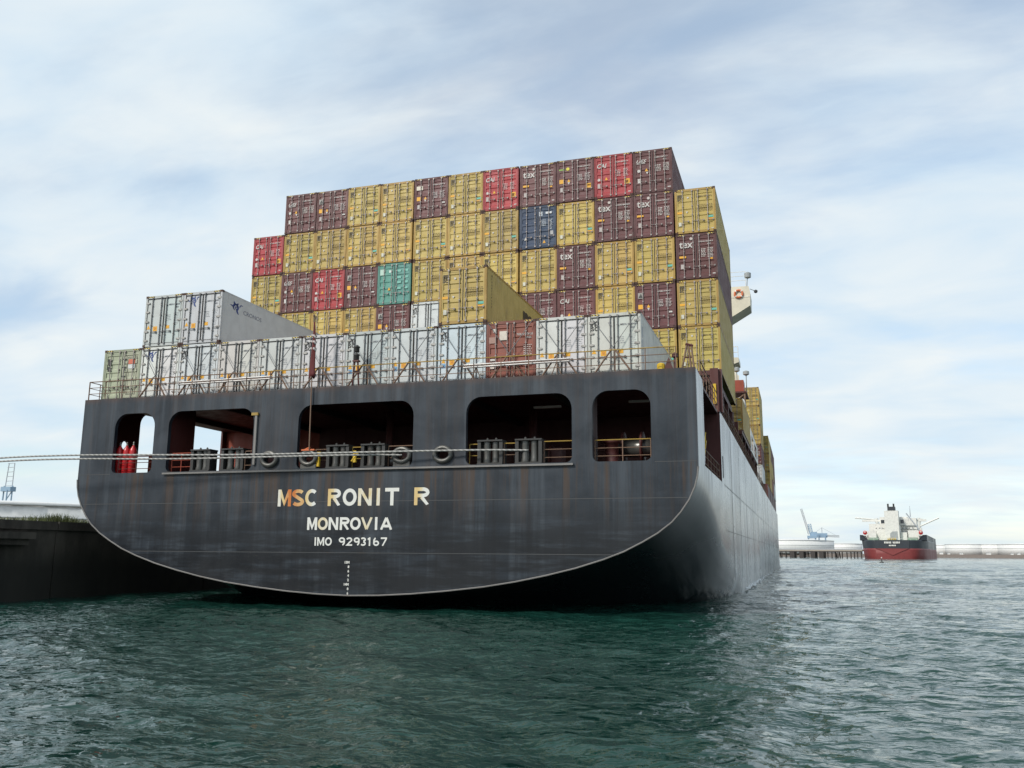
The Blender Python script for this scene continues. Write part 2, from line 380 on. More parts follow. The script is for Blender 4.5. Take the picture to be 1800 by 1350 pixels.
# ------------------------------------------------------------------ container ship
ship = thing('container_ship', 'huge dark grey container ship seen from its stern, loaded with stacked containers', 'container ship')
ZD = 10.46; SILL = 6.47
half = [(0, .59), (1.6, .63), (3.2, .73), (4.9, .89), (6.65, 1.10), (8.1, 1.34), (9.5, 1.63), (10.8, 1.95), (12.0, 2.32), (12.9, 2.66), (13.7, 3.06), (14.35, 3.43), (14.95, 3.88), (15.35, 4.32), (15.7, 4.82), (15.95, 5.35), (16.07, 5.8), (16.12, 6.2), (16.12, 6.5)]
out = [(-x, z) for x, z in half[::-1]]+half[1:]
outer = [(-16.12, ZD)]+out+[(16.12, ZD)]
OPEN = [(-14.0, -11.5), (-10.63, -5.57), (-3.05, 3.07), (5.7, 10.68), (11.6, 14.17)]
holes = [rrect(a, c, 6.5, 9.61, .72, .28)[::-1] for a, c in OPEN]
chk = [(-4.54, 7.0), (4.6, 7.0)]
for x, z in chk: holes.append([(x+.33*math.cos(t), z+.25*math.sin(t)) for t in np.linspace(0, -2*math.pi, 20, endpoint=False)])
hullp = MB().plate(outer, holes, .22, lambda a, c, d: (a, d, c)).build('transom', m_hull, ship)
# edge bar that follows the transom's curved foot, weld seams
MB().path([(x, -.02, z) for x, z in out[1:-1]], .036, 6).build('edge_bar', m_edge, hullp)
def xat(z):
    return np.interp(z, [p[1] for p in half], [p[0] for p in half])
for z, x0, x1 in ((4.91, None, None), (2.53, None, None)):
    X = xat(z)-.1; MB().box((-X, -.006, z-.014), (X, .01, z+.014)).build('weld_seam', m_weld, hullp)
for x0, x1 in ((-16.05, -14.05), (14.3, 16.05)): MB().box((x0, -.006, 6.43), (x1, .01, 6.455)).build('weld_seam', m_weld, hullp)
MB().box((-10.72, -.13, 6.41), (10.75, -.002, 6.455)).box((-10.72, -.13, 6.37), (10.75, -.10, 6.41)).build('sill_bar', m_edge, hullp)
# lower hull
def g(y): return float(np.interp(y, [0, 2, 4.2, 7, 11.7, 18, 27, 40, 60, 300], [0, .24, .60, 1.35, 3.0, 4.2, 5.6, 7.6, 10, 10]))
def bow(y): return 1.0 if y < 150 else max(.01, 1-((y-150)/105)**2)
ysec = [.22, 1, 2, 3, 4.2, 5.5, 7, 9, 11.7, 14, 17, 20, 24, 28, 33, 40, 50, 62, 80, 110, 150, 165, 180, 195, 210, 225, 240, 252]
def loft(secs, name, mat, smooth=True):
    m = len(secs[0]); v = [p for s_ in secs for p in s_]; f = []
    for i in range(len(secs)-1):
        for k in range(m-1): f.append((i*m+k, i*m+k+1, (i+1)*m+k+1, (i+1)*m+k))
    return MB().add(v, f).build(name, mat, ship, smooth)
lo_secs = []
for y in ysec:
    row = []
    for j, (x, z) in enumerate(out):
        w = 1 if abs(z-6.5) > 1e-6 else 0
        zz_ = z-g(y)*w
        row.append((x*bow(y)*.9995, y, max(zz_, -3.0)))
    lo_secs.append(row)
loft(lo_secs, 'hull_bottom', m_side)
for sgn in (-1, 1):
    ysu = [12.4, 30, 60, 100, 150, 165, 180, 195, 210, 225, 240, 252]
    v = []; f = []
    for y in ysu:
        for z in (6.49, ZD): v.append((sgn*16.115*bow(y), y, z))
    for i in range(len(ysu)-1): f.append((2*i, 2*i+1, 2*i+3, 2*i+2))
    MB().add(v, f).build('side_plating', m_side, ship)
    if sgn > 0:   # starboard quarter: a strip by the transom, the rest cut open
        o_ = [(.22, 6.49), (2.9, 6.49), (3.15, 6.75), (3.15, 10.2), (2.9, ZD), (.22, ZD)]; hs = []
    else:         # port quarter: a large framed opening and a small arched one
        o_ = [(.22, 6.49), (12.4, 6.49), (12.4, ZD), (.22, ZD)]
        hs = [([(4.2, 6.62), (11.98, 6.62), (11.98, 10.38)]+[(4.9-.7*math.sin(a), 9.68+.7*math.cos(a)) for a in np.linspace(0, math.pi/2, 9)])[::-1], rrect(2.85, 3.38, 7.25, 8.62, .26, .05)[::-1]]
    MB().plate(o_, hs, .12, lambda a, c, d: (sgn*(16.115-d), a, c)).build('quarter_plating', m_side if sgn > 0 else m_maroon, ship)
for y, z0, z1 in ((13.2, 7.0, 8.3),):      # dark scupper slot on the side
    MB().box((16.10, y, z0-.2), (16.135, y+.35, z1-.3)).build('side_slot', m_black, ship)
for z in (6.46, 3.9):
    MB().box((16.11, 14, z-.015), (16.125, 150, z+.015)).build('weld_seam', m_weld, ship)
for y in (20, 28, 36, 46, 58, 72, 90, 110, 130): MB().box((16.11, y-.012, 1.0), (16.122, y+.012, 10.3)).build('weld_seam', m_weld, ship)
deck = [(-16.0, .22)]+[(16.0*bow(y), y) for y in [.22, 60, 150, 165, 180, 195, 210, 225, 240, 252]]+[(-16.0*bow(y), y) for y in [252, 240, 225, 210, 195, 180, 165, 150]]
MB().plate(deck[1:]+[(-16.0, .22)], [], .14, lambda a, c, d: (a, c, ZD-.02-d)).build('main_deck', m_maroon, ship)
MB().box((-16.0, .22, 6.25), (16.0, 12.4, 6.40)).build('mooring_deck', m_maroon, ship)
bk = MB().box((-9.0, 12.4, 6.3), (16.1, 12.55, 10.3)).build('bulkhead', m_maroon, ship)
MB().box((-16.0, 12.4, 6.3), (-9.0, 12.55, 10.3)).build('bulkhead', m_red, ship)  # brighter red at the port end: side light put into the colour
for x in (-13.6, -9, -4.5, 0, 4.5, 9, 13.6): MB().box((x-.1, .3, 10.0), (x+.1, 12.35, 10.299)).build('deck_girder', m_deckdark, ship)
for x in (-10.95, 11.1): MB().box((x-.25, .3, 6.4), (x+.25, 2.2, 10.0)).build('stiffener', m_maroon, ship)
for x, y in ((-7.8, 7), (-1, 6), (7, 6.5)): MB().bar((x, y, 6.4), (x, y, 10.2), .2, 10).build('pillar', m_maroon, ship, True)
# deck lamps under the ceiling (unlit tubes)
for x, y in ((8.3, 4.5), (13.2, 4.0), (-6.9, 5.0)): MB().box((x-.7, y, 9.72), (x+.7, y+.18, 9.82)).build('tube_lamp', m_white, ship)
# fairlead rollers on the sill
for x0, x1 in ((-9.3, -8.15), (-7.5, -6.2), (-1.55, -.35), (.3, 1.55), (6.2, 7.4), (8.0, 9.25)):
    fl = MB().box((x0, .15, 6.48), (x1, .85, 6.58)).box((x0, .15, 7.56), (x1, .85, 7.63)).box((x0, .2, 6.58), (x0+.16, .8, 7.56)).box((x1-.16, .2, 6.58), (x1, .8, 7.56)).build('fairlead', m_black, ship)
    w_ = x1-x0
    for fx in (.33, .68):
        MB().lathe((x0+w_*fx, .45, 6.58), [(.19, 0), (.2, .03), (.165, .2), (.165, .78), (.2, .95), (.19, .98)], 14).build('roller', m_roller, fl, True)
        MB().lathe((x0+w_*fx, .45, 7.63), [(.05, 0), (.05, .08), (.02, .12)], 8).build('roller_pin', m_roller, fl)
# closed oval chocks
def chock(x, z, y=.0):
    pts = [(x+.40*math.cos(t), y-.06, z+.31*math.sin(t)) for t in np.linspace(0, 2*math.pi, 24, endpoint=False)]
    c_ = MB().path(pts, .115, 10, True).build('mooring_chock', m_roller, ship, True)
    MB().path([(px_, y+.25, pz_) for px_, _, pz_ in pts], .10, 8, True).build('inner_lip', m_black, c_, True)
    return c_
for x, z in chk: chock(x, z)
for x in (-2.42, 2.5):
    chock(x, 7.02, .1); MB().box((x-.42, .02, 6.48), (x+.42, .5, 6.72)).build('chock_seat', m_roller, ship)
# yellow stoppers by the chocks, orange clamp
MB().box((-1.98, .06, 6.6), (-1.86, .2, 7.25)).box((-1.98, .06, 7.18), (-1.78, .2, 7.3)).build('stopper', m_yel, ship)
MB().box((-.02, .02, 6.75), (.12, .14, 7.3)).bar((-.1, .05, 6.8), (.3, .05, 7.25), .05).build('stopper', m_yel, ship)
MB().box((-2.75, -.1, 7.36), (-2.05, .05, 7.43)).bar((-2.6, -.05, 7.40), (-2.3, -.05, 7.52), .04).build('staff_clamp', m_orange, ship)
ps = MB().box((-5.46, -.1, 6.75), (-5.34, .0, 9.2)).build('pipe_stand', m_edge, ship)
MB().box((-5.66, -.12, 9.2), (-5.3, .02, 9.34)).build('stand_head', m_yrail, ps)
# guard rails inside the openings
def railing(name, p, q, h, nr, sp, mt, mp_=None, r=.022):
    p, q = Vector(p), Vector(q); n = max(1, round((q-p).length/sp))
    root = link(name, None, ship)
    for k in range(nr):
        z = Vector((0, 0, h*(k+1)/nr)); MB().bar(p+z, q+z, r*1.15 if k == nr-1 else r*.8).build('rail', mt if k == nr-1 else (mp_ or mt), root)
    for i in range(n+1):
        c_ = p.lerp(q, i/n); MB().bar(c_, c_+Vector((0, 0, h)), r*1.1).build('post', mp_ or mt, root)
    return root
railing('guard_rail', (-13.85, .3, 6.42), (-11.6, .3, 6.42), .95, 3, 1.1, m_maroon)
railing('guard_rail', (-10.5, .3, 6.42), (-9.35, .3, 6.42), 1.05, 3, .55, m_red)
railing('guard_rail', (-6.15, .3, 6.42), (-5.65, .3, 6.42), 1.05, 3, .55, m_rail)
railing('guard_rail', (-3.0, .55, 6.42), (-1.6, .55, 6.42), 1.05, 2, .7, m_rail)
railing('guard_rail', (-.3, .5, 6.42), (.28, .5, 6.42), 1.1, 2, .5, m_yrail)
railing('guard_rail', (1.6, .5, 6.42), (3.0, .5, 6.42), 1.1, 2, .7, m_rail)
railing('guard_rail', (5.75, .4, 6.42), (6.15, .4, 6.42), 1.05, 2, .4, m_yrail)
railing('guard_rail', (7.42, .4, 6.42), (7.98, .4, 6.42), 1.05, 2, .5, m_yrail, m_rail)
railing('guard_rail', (9.3, .4, 6.42), (10.62, .4, 6.42), 1.08, 3, 1.3, m_yrail, m_rail)
railing('guard_rail', (11.65, .3, 6.42), (14.1, .3, 6.42), 1.05, 3, 1.22, m_yrail, m_rail)
# winches: big maroon one at starboard, darker ones behind
def winch(x, y, mt, s=1.0):
    w_ = link('mooring_winch', None, ship); w_.location = (x, y, 6.4)
    MB().box((-1.1*s, -.5*s, 0), (1.1*s, .5*s, .25*s)).build('bed', mt, w_)
    MB().bar((-.9*s, 0, .8*s), (.5*s, 0, .8*s), .36*s, 16).build('drum', m_roller, w_, True)
    for k in (-.95, -.2, .52): MB().bar((k*s, 0, .8*s), (k*s+.07*s, 0, .8*s), .66*s, 20).build('flange', mt, w_, True)
    MB().box((.6*s, -.4*s, .25*s), (1.15*s, .4*s, 1.25*s)).build('gearbox', mt, w_)
    MB().bar((-1.35*s, 0, .8*s), (-.98*s, 0, .8*s), .24*s, 14).build('warping_head', m_roller, w_, True)
winch(13.6, 2.4, m_maroon, 1.15); winch(-7.8, 4.2, m_maroon); winch(0, 4.5, m_maroon); winch(8, 4.5, m_maroon)
MB().lathe((12.2, 1.3, 6.4), [(.45, 0), (.32, .1), (.30, 1.0), (.42, 1.05), (.42, 1.15), (.3, 1.2)], 16).build('bollard', m_maroon, ship, True)
# top railing of the poop deck
tr = railing('poop_railing', (-16.0, .08, ZD), (-6.2, .08, ZD), .98, 3, 1.12, m_rail)
railing('poop_railing', (-6.2, .08, ZD), (6.0, .08, ZD), .98, 3, 1.35, m_yrail, m_rail)
railing('poop_railing', (6.0, .08, ZD), (15.3, .08, ZD), .98, 3, 1.33, m_yrail, m_rail)
railing('poop_railing', (-16.0, .1, ZD), (-16.0, 1.6, ZD), .98, 3, .75, m_rail)
railing('poop_railing', (16.0, 3.2, ZD), (16.0, 12.3, ZD), .98, 3, 1.5, m_rail)
# davit and pad eyes at the starboard corner
dv = link('davit', None, ship)
for x0, x1 in ((15.5, 15.74), (15.9, 15.80), (16.02, 15.92)): MB().bar((x0, .5, ZD), (x1, .5, 11.6), .045).build('leg', m_rail, dv)
MB().bar((15.68, .5, 11.6), (16.0, .5, 11.5), .06).bar((15.6, .5, 11.0), (16.0, .5, 11.0), .03).build('head', m_maroon, dv)
MB().bar((15.2, .5, ZD), (15.2, .5, 11.0), .06).lathe((15.2, .5, 11.0), [(.03, 0), (.14, .05), (.12, .2), (.03, .26)], 10).build('bell_lamp', m_maroon, dv)
MB().add([(14.7, .4, ZD), (15.15, .4, ZD), (14.95, .4, 11.05), (14.7, .5, ZD), (15.15, .5, ZD), (14.95, .5, 11.05)], [(0, 1, 2), (3, 5, 4), (0, 3, 4, 1), (1, 4, 5, 2), (2, 5, 3, 0)]).build('bracket', m_maroon, dv)
MB().lathe((14.6, .45, ZD), [(.18, 0), (.18, .28), (.1, .34)], 10).build('vent_head', m_yel, dv)
# stern light on its tripod
sl = link('stern_light', None, ship)
for dx in (-.16, .16): MB().bar((-.22+dx*1.1, .35, ZD), (-.22+dx*.5, .35, 11.75), .045).build('leg', m_maroon, sl)
MB().box((-.38, .25, 11.7), (-.06, .47, 11.78)).build('platform', m_maroon, sl)
MB().box((-.35, .3, 11.2), (-.09, .4, 11.26)).build('brace', m_maroon, sl)
for z in (11.78, 12.18): MB().lathe((-.22, .36, z), [(.10, 0), (.13, .05), (.13, .22), (.17, .26), (.06, .36)], 12).build('lantern', m_black, sl, True)
# flagstaff
fs = link('flagstaff', None, ship)
MB().bar((-2.31, -.12, 7.4), (-2.40, -.12, 14.05), .033, 8, .026).build('pole', m_rail, fs)
MB().lathe((-2.40, -.12, 14.03), [(.03, 0), (.06, .03), (.05, .1), (.01, .13)], 10).build('truck', m_rail, fs)
# stowed alu poles / accommodation ladder on brackets
for x0, x1, dy in ((-10.5, -5.0, .32), (5.4, 10.5, .32)):
    lad = thing('stowed_gangway', 'grey aluminium gangway stowed along the poop railing, '+('left of the flagstaff' if x0 < 0 else 'in front of the brown container'), 'gangway', (x0, dy, ZD), 'gangways stowed on the poop')
    w_ = x1-x0
    for z, y in ((.62, 0), (.76, .1)): MB().bar((0, y, z), (w_, y, z+.03), .045, 8).build('side_rail', m_alu, lad)
    for k in range(11): MB().bar((w_*k/10, 0, .62), (w_*k/10, .1, .76), .02).build('rung', m_alu, lad)
    for k in (.12, .5, .88): MB().bar((w_*k-.25, .05, 0), (w_*k, .05, .64), .025).bar((w_*k+.25, .05, 0), (w_*k, .05, .64), .025).build('trestle', m_rail, lad)

# name on the transom, letter by letter, as block strokes in a unit box of width w and height 1
def arc2(cx_, cz_, rx, rz, a0, a1, n=12): return [(cx_+rx*math.cos(math.radians(a0+(a1-a0)*i/n)), cz_+rz*math.sin(math.radians(a0+(a1-a0)*i/n))) for i in range(n+1)]
def glyph(ch, w, t):
    h = t/2; W = w
    return {'M': [[(h, 0), (h, 1)], [(W-h, 0), (W-h, 1)], [(h+.02, 1), (W/2, .12), (W-h-.02, 1)]],
        'N': [[(h, 0), (h, 1)], [(W-h, 0), (W-h, 1)], [(h+.02, 1), (W-h-.02, 0)]],
        'I': [[(W/2, 0), (W/2, 1)]], '1': [[(W*.62, 0), (W*.62, 1)], [(W*.62, .97), (W*.12, .74)]],
        'T': [[(0, 1-h), (W, 1-h)], [(W/2, 0), (W/2, 1-t)]],
        'V': [[(h*.8, 1), (W/2, .06)], [(W-h*.8, 1), (W/2, .06)]],
        'A': [[(h*.8, 0), (W/2, .94)], [(W-h*.8, 0), (W/2, .94)], [(W*.2, .3), (W*.8, .3)]],
        'O': [arc2(W/2, .5, W/2-h, .5-h, 0, 360, 24)],
        'C': [arc2(W/2, .5, W/2-h, .5-h, 48, 312, 20)],
        'S': [arc2(W/2, .735, W/2-h, .265-h, 25, 210, 10)+arc2(W/2, .265, W/2-h, .265-h, 50, -155, 12)],
        'R': [[(h, 0), (h, 1)], [(h, 1-h), (W*.55, 1-h)]+arc2(W*.58, .72, W*.42-h, .28-h, 80, -80, 8)+[(W*.5, .44+h), (h, .44+h)], [(W*.48, .46), (W-h, 0)]],
        '9': [arc2(W/2, .68, W/2-h, .32-h, 0, 360, 18), [(W-h, .66)]+arc2(W/2, .45, W/2-h, .45-h, 10, -75, 8)],
        '6': [arc2(W/2, .32, W/2-h, .32-h, 0, 360, 18), [(h, .34)]+arc2(W/2, .55, W/2-h, .45-h, 190, 105, 8)],
        '2': [arc2(W/2, .70, W/2-h, .30-h, 165, -25, 10)+[(h+.04, h), (W, h)]],
        '3': [arc2(W/2, .74, W/2-h, .26-h, 150, -85, 10), arc2(W/2, .28, W/2-h, .28-h, 85, -150, 10)],
        '7': [[(0, 1-h), (W-.02, 1-h)], [(W-h, 1-h*1.4), (W*.3, 0)]]}[ch]
def ribbon(mb, P, t, y, sx, sz, closed=False):
    P = [Vector(p) for p in P]; n = len(P); closed = (P[0]-P[-1]).length < 1e-4
    if closed: P = P[:-1]; n -= 1
    Lf = []; Rt = []
    for i in range(n):
        a = P[i-1] if (i > 0 or closed) else None; c_ = P[(i+1) % n] if (i < n-1 or closed) else None
        d0 = (P[i]-a).normalized() if a is not None else (c_-P[i]).normalized(); d1 = (c_-P[i]).normalized() if c_ is not None else d0
        m_ = (d0+d1); m_ = m_.normalized() if m_.length > 1e-3 else d0; nn = Vector((-m_.y, m_.x)); k = min(2.4, 1/max(.3, nn.dot(Vector((-d0.y, d0.x)))))
        Lf.append(P[i]+nn*t/2*k); Rt.append(P[i]-nn*t/2*k)
    cl = lambda q: (q.x*sx, y, min(1.0, max(0.0, q.y))*sz)
    v = [cl(q) for q in Lf]+[cl(q) for q in Rt]; f = []
    for i in range(n if closed else n-1): j = (i+1) % n; f.append((i, j, n+j, n+i))
    mb.add(v, f)
def letters(spec, z0, z1, t, xa, xb):
    pa, pb = spec[0][1], spec[-1][2]; PXX = lambda p: xa+(p-pa)*(xb-xa)/(pb-pa)
    for ch, p0, p1, mt in spec:
        x0, x1 = PXX(p0), PXX(p1); hgt = z1-z0; w = (x1-x0)/hgt; mb = MB()
        for k, st_ in enumerate(glyph(ch, w, t)): ribbon(mb, st_, t, -.0012*k, hgt, hgt)
        link('letter', mb.mesh('letter', lm[mt]), hullp, (x0, -.008, z0))
letters([('M', 153, 282, 'right'), ('S', 290, 408, 'full'), ('C', 418, 545, 'soft'), ('R', 635, 757, 'soft'), ('O', 775, 905, 'clean'), ('N', 918, 1045, 'cream'), ('I', 1083, 1124, 'cream'), ('T', 1165, 1292, 'clean'), ('R', 1428, 1562, 'soft')], 4.70, 5.51, .205, -3.95, 3.97)
letters([('M', 425, 520, 'clean'), ('O', 525, 622, 'cream'), ('N', 629, 720, 'clean'), ('R', 735, 825, 'clean'), ('O', 831, 930, 'clean'), ('V', 933, 1037, 'cream'), ('I', 1057, 1087, 'clean'), ('A', 1110, 1218, 'clean')], 3.58, 4.17, .21, -2.28, 2.15)
letters([('I', 490, 514, 'clean'), ('M', 520, 586, 'clean'), ('O', 593, 657, 'clean'), ('9', 722, 780, 'clean'), ('2', 790, 847, 'clean'), ('9', 860, 915, 'clean'), ('3', 920, 972, 'clean'), ('1', 985, 1018, 'clean'), ('6', 1038, 1092, 'clean'), ('7', 1106, 1163, 'clean')], 2.85, 3.24, .19, -1.87, 1.92)
zt = 2.10
for k, s in enumerate(('15M', '8', '6', '4', '2', '14M', '8', '6')):
    link('draft_mark', text_mesh(s, .155, m_white, .006), hullp, (-.04-(.19 if len(s) > 1 else 0), -.008, zt-.06-.2*k))

# ------------------------------------------------------------------ structure above the deck, forward
for x in [(-6.5+k)*2.48 for k in range(14)]:
    MB().box((x-.14, 12.95, ZD), (x+.14, 13.35, 12.95)).build('lashing_pillar', m_maroon, ship)
MB().box((-16.1, 12.9, 12.62), (16.1, 13.4, 12.9)).build('lashing_beam', m_maroon, ship)
MB().box((-15.9, 14.0, 12.45), (15.9, 26.3, 12.86)).build('hatch_cover', m_maroon, ship)
MB().box((-13.5, 14.2, ZD), (13.5, 26.2, 12.45)).build('hatch_coaming', m_deckdark, ship)
for y in (14.3, 18.2, 22.2, 26.0): MB().box((15.5, y-.12, ZD), (15.95, y+.12, 12.45)).build('pedestal', m_maroon, ship)
MB().box((15.62, 12.72, ZD), (16.08, 12.93, 12.97)).build('corner_pillar', m_maroon, ship)
MB().box((15.78, 12.62, 10.9), (15.95, 12.70, 12.05)).build('warning_board', m_yel, ship)
railing('side_railing', (16.02, 14.6, ZD), (16.02, 26, ZD), 1.0, 3, 1.5, m_rail)
railing('side_railing', (16.02, 26.6, ZD), (16.02, 37, ZD), 1.0, 3, 1.5, m_yrail, m_rail)
railing('side_railing', (16.02, 38, ZD), (16.02, 92, ZD), 1.0, 3, 2.0, m_rail)
cr_ = link('accommodation_steps', None, ship)   # yellow steps in the starboard quarter opening
for k, z in enumerate((7.0, 7.3, 7.6)): MB().box((15.3, 4.0+.35*k, z), (15.95, 4.3+.35*k, z+.04)).build('tread', m_yel, cr_)
MB().bar((15.98, 3.7, 6.7), (15.98, 5.2, 7.9), .035).bar((15.98, 3.7, 7.3), (15.98, 5.2, 8.3), .025).bar((15.98, 4.2, 7.1), (15.98, 4.2, 7.7), .025).bar((15.98, 5.0, 7.7), (15.98, 5.0, 8.2), .025).build('handrail', m_yel, cr_)
railing('side_railing', (16.0, 4, 6.4), (16.0, 12.2, 6.4), 1.0, 3, 1.6, m_rail)
# coaming wall beside the deck further forward
MB().box((-13.4, 27.0, ZD), (13.4, 52, 12.45)).build('hatch_coaming', m_maroon, ship)
for y in (28, 33, 38, 43, 48): MB().box((15.4, y-.15, ZD), (15.9, y+.15, 12.75)).build('pedestal', m_maroon, ship)
MB().box((13.2, 37.6, 12.4), (15.95, 51, 12.72)).build('hatch_cover', m_maroon, ship)
for y0, y1 in ((98.5, 109.5), (111, 122), (123.5, 134), (135, 146.5)):
    MB().box((-14, y0, ZD), (16.0, y1, 12.8)).build('hatch_coaming', m_maroon, ship)
# accommodation block
hs = link('deckhouse', None, ship)
MB().box((-12.5, 56, ZD), (12.5, 67, 31.0)).build('wall', m_cream, hs)
for z in np.arange(13.2, 30, 2.75): MB().box((-13.4, 55.2, z), (13.4, 67.4, z+.14)).build('deck_edge', m_white, hs)
for z in np.arange(14.3, 29, 2.75):
    for x in np.arange(-11, 11.5, 2.2): MB().box((x-.3, 55.97, z), (x+.3, 56.02, z+.7)).build('window', m_glass, hs)
    for y in (58, 60.5, 63, 65.5): MB().box((12.47, y-.3, z), (12.53, y+.3, z+.7)).build('window', m_glass, hs)
MB().box((-8, 57, 31), (8, 66, 33.6)).build('wheelhouse', m_cream, hs)
MB().box((-3, 58, 33.6), (3, 62, 40)).build('funnel', m_cream, hs)
# starboard and port bridge wing: bulwark on a sloping bracket
for sg in (1, -1):
    pr_ = [(10.0, 32.3), (16.0, 32.15), (16.15, 31.4), (16.1, 29.9), (13.7, 28.5), (10.0, 28.2)]
    MB().plate(pr_, [], 3.4, lambda a, c, d: (sg*a, 61.5+d, c)).build('bridge_wing', m_cream, hs)
    if sg > 0:
        MB().box((9.9, 61.46, 30.9), (16.12, 61.5, 30.95)).build('rubbing_strip', m_white, hs)
        wr = link('wing_rail', None, hs)
        for z in (32.9, 33.4, 33.9): MB().bar((10, 61.6, z+.06), (15.7, 61.6, z), .03).build('rail', m_white, wr)
        for x in (12, 13.8, 15.7): MB().bar((x, 61.6, 32.2), (x, 61.6, 33.95), .03).build('post', m_white, wr)
        MB().bar((15.8, 61.8, 32.1), (15.9, 61.8, 33.2), .05).lathe((15.95, 61.7, 33.1), [(.1, 0), (.35, .1), (.38, .6), (.1, .75)], 12).build('searchlight', m_tankg, hs)
        MB().bar((16.1, 61.8, 31.9), (16.7, 61.8, 31.6), .03).lathe((16.75, 61.8, 31.35), [(.05, 0), (.2, .1), (.2, .3), (.05, .4)], 10).build('side_lamp', m_black, hs)
# funnel casing platform on the starboard side
pf = link('side_platform', None, ship)
MB().plate([(12.5, 23.0), (14.9, 22.9), (14.9, 22.4), (13.4, 21.9), (12.9, 20.6), (12.5, 18.0)], [], 3.0, lambda a, c, d: (a, 56.2+d, c)).build('bracket', m_cream, pf)
for z in (23.5, 24.1): MB().bar((12.6, 56.3, z), (14.85, 56.3, z), .035).build('rail', m_white, pf)
for x in (13.4, 14.1, 14.85): MB().bar((x, 56.3, 23), (x, 56.3, 24.1), .035).build('post', m_white, pf)
MB().add([(12.4, 56.1, 21.6), (15.0, 53.5, 19.0), (15.0, 53.5, 20.4), (12.4, 56.1, 24), (12.4, 53.5, 19.0), (12.4, 53.5, 21.9)], [(0, 1, 2, 3), (1, 4, 5, 2), (3, 2, 5), (0, 4, 1)]).build('fairing', m_cream, pf)
# starboard boat deck: raft canisters, flood lamps, stores
MB().box((12.6, 49.2, 17.9), (15.9, 53.4, 18.05)).build('boat_deck', m_maroon, ship)
for x in (13.0, 15.7): MB().bar((x, 49.4, 12.7), (x, 49.4, 17.9), .1).build('deck_post', m_rail, ship)
MB().bar((13.0, 49.4, 15.8), (15.7, 49.4, 17.8), .07).build('deck_brace', m_rail, ship)
MB().box((14.6, 50, 18.05), (15.6, 52.0, 19.3)).build('store_locker', m_red, ship)
MB().box((12.8, 49.5, 18.05), (14.45, 52.0, 18.9)).build('store_chest', m_yel, ship)
for y in (46.0, 48.6):
    rc = thing('life_raft', 'white drum shaped life raft canister on the starboard side, '+('nearer one' if y < 47 else 'farther one'), 'life raft', (15.35, y, 16.3 if y < 47 else 15.2), 'life raft canisters')
    MB().bar((0, -.2, 0), (0, 1.2, 0), .55, 18).build('canister', m_white, rc, True)
    for k in (.2, .8): MB().bar((0, k-.03, 0), (0, k+.03, 0), .565, 18).build('strap', m_tankg, rc)
for y, z in ((46.2, 15.65), (48.8, 14.55)): MB().box((14.6, y, z), (15.9, y+1, z+.1)).bar((15.2, y+.5, 12.7), (15.2, y+.5, z), .06).build('raft_cradle', m_rail, ship)
for x, y, z0, z1 in ((14.9, 51.5, 19.3, 20.4), (15.8, 51.5, 18.05, 20.0)):
    MB().bar((x, y, z0), (x, y, z1), .05).lathe((x, y, z1), [(.1, 0), (.3, .1), (.3, .4), (.1, .5)], 10).build('flood_lamp', m_tankg, ship)
MB().plate([(52.5, 12.6), (67.5, 12.6), (67.5, 14.6), (52.5, 14.9)], [rrect(54, 58, 12.9, 14.3, .2, .2)[::-1], rrect(60, 65, 12.9, 14.2, .2, .2)[::-1]], .12, lambda a, c, d: (15.95-d, a, c)).build('boat_deck_side', m_white, ship)
for y in (53, 59, 66): MB().box((15.5, y-.15, ZD), (15.9, y+.15, 12.6)).build('pedestal', m_maroon, ship)
MB().box((12.5, 52.5, 12.5), (15.8, 67.5, 12.62)).build('side_deck', m_maroon, ship)

# ------------------------------------------------------------------ containers
CW, CL, CH = 2.438, 12.19, 2.862
hw = CW/2
def corr(y0, y1, x, sg, n=44, d=.034):
    p = []; pitch = (y1-y0)/n
    for i in range(n):
        a = y0+i*pitch
        p += [(x, a), (x, a+.26*pitch), (x-sg*d, a+.5*pitch), (x-sg*d, a+.76*pitch)]
    p.append((x, y1)); return p
sh = MB()
for sg in (-1, 1):
    p = corr(.16, CL-.16, sg*(hw-.012), sg); m_ = len(p)
    sh.add([(x, y, .15) for x, y in p]+[(x, y, CH-.07) for x, y in p], [(i, i+1, m_+i+1, m_+i) for i in range(m_-1)])
sh.add([(-hw+.02, .05, CH-.03), (hw-.02, .05, CH-.03), (hw-.02, CL-.03, CH-.03), (-hw+.02, CL-.03, CH-.03)], [(0, 1, 2, 3)])
sh.add([(-hw+.02, .05, .16), (hw-.02, .05, .16), (hw-.02, CL-.03, .16), (-hw+.02, CL-.03, .16)], [(3, 2, 1, 0)])
p = [(-hw+.1+i*(CW-.2)/16, CL-.03-(.03 if i % 2 else 0)) for i in range(17)]; m_ = len(p)
sh.add([(x, y, .12) for x, y in p]+[(x, y, CH-.1) for x, y in p], [(i, i+1, m_+i+1, m_+i) for i in range(m_-1)])
ME_shell = sh.mesh('side_shell', m_cont)
ME_rshell = MB().box((-hw+.012, .14, .15), (hw-.012, CL-.03, CH-.03)).mesh('side_shell', m_reef)
fr = MB()
for sx in (-1, 1):
    for y0, y1 in ((.0, .15), (CL-.15, CL)):
        a, c_ = sorted((sx*(hw-.004), sx*(hw-.12))); fr.box((a, y0+.004, .12), (c_, y1-.004, CH-.115))
    a, c_ = sorted((sx*(hw-.006), sx*(hw-.07))); fr.box((a, .16, .015), (c_, CL-.16, .16)); fr.box((a, .16, CH-.09), (c_, CL-.16, CH-.012))
for y0, y1 in ((.006, .13), (CL-.13, CL-.006)):
    fr.box((-hw+.17, y0, .02), (hw-.17, y1, .155)); fr.box((-hw+.17, y0, CH-.15), (hw-.17, y1, CH-.01))
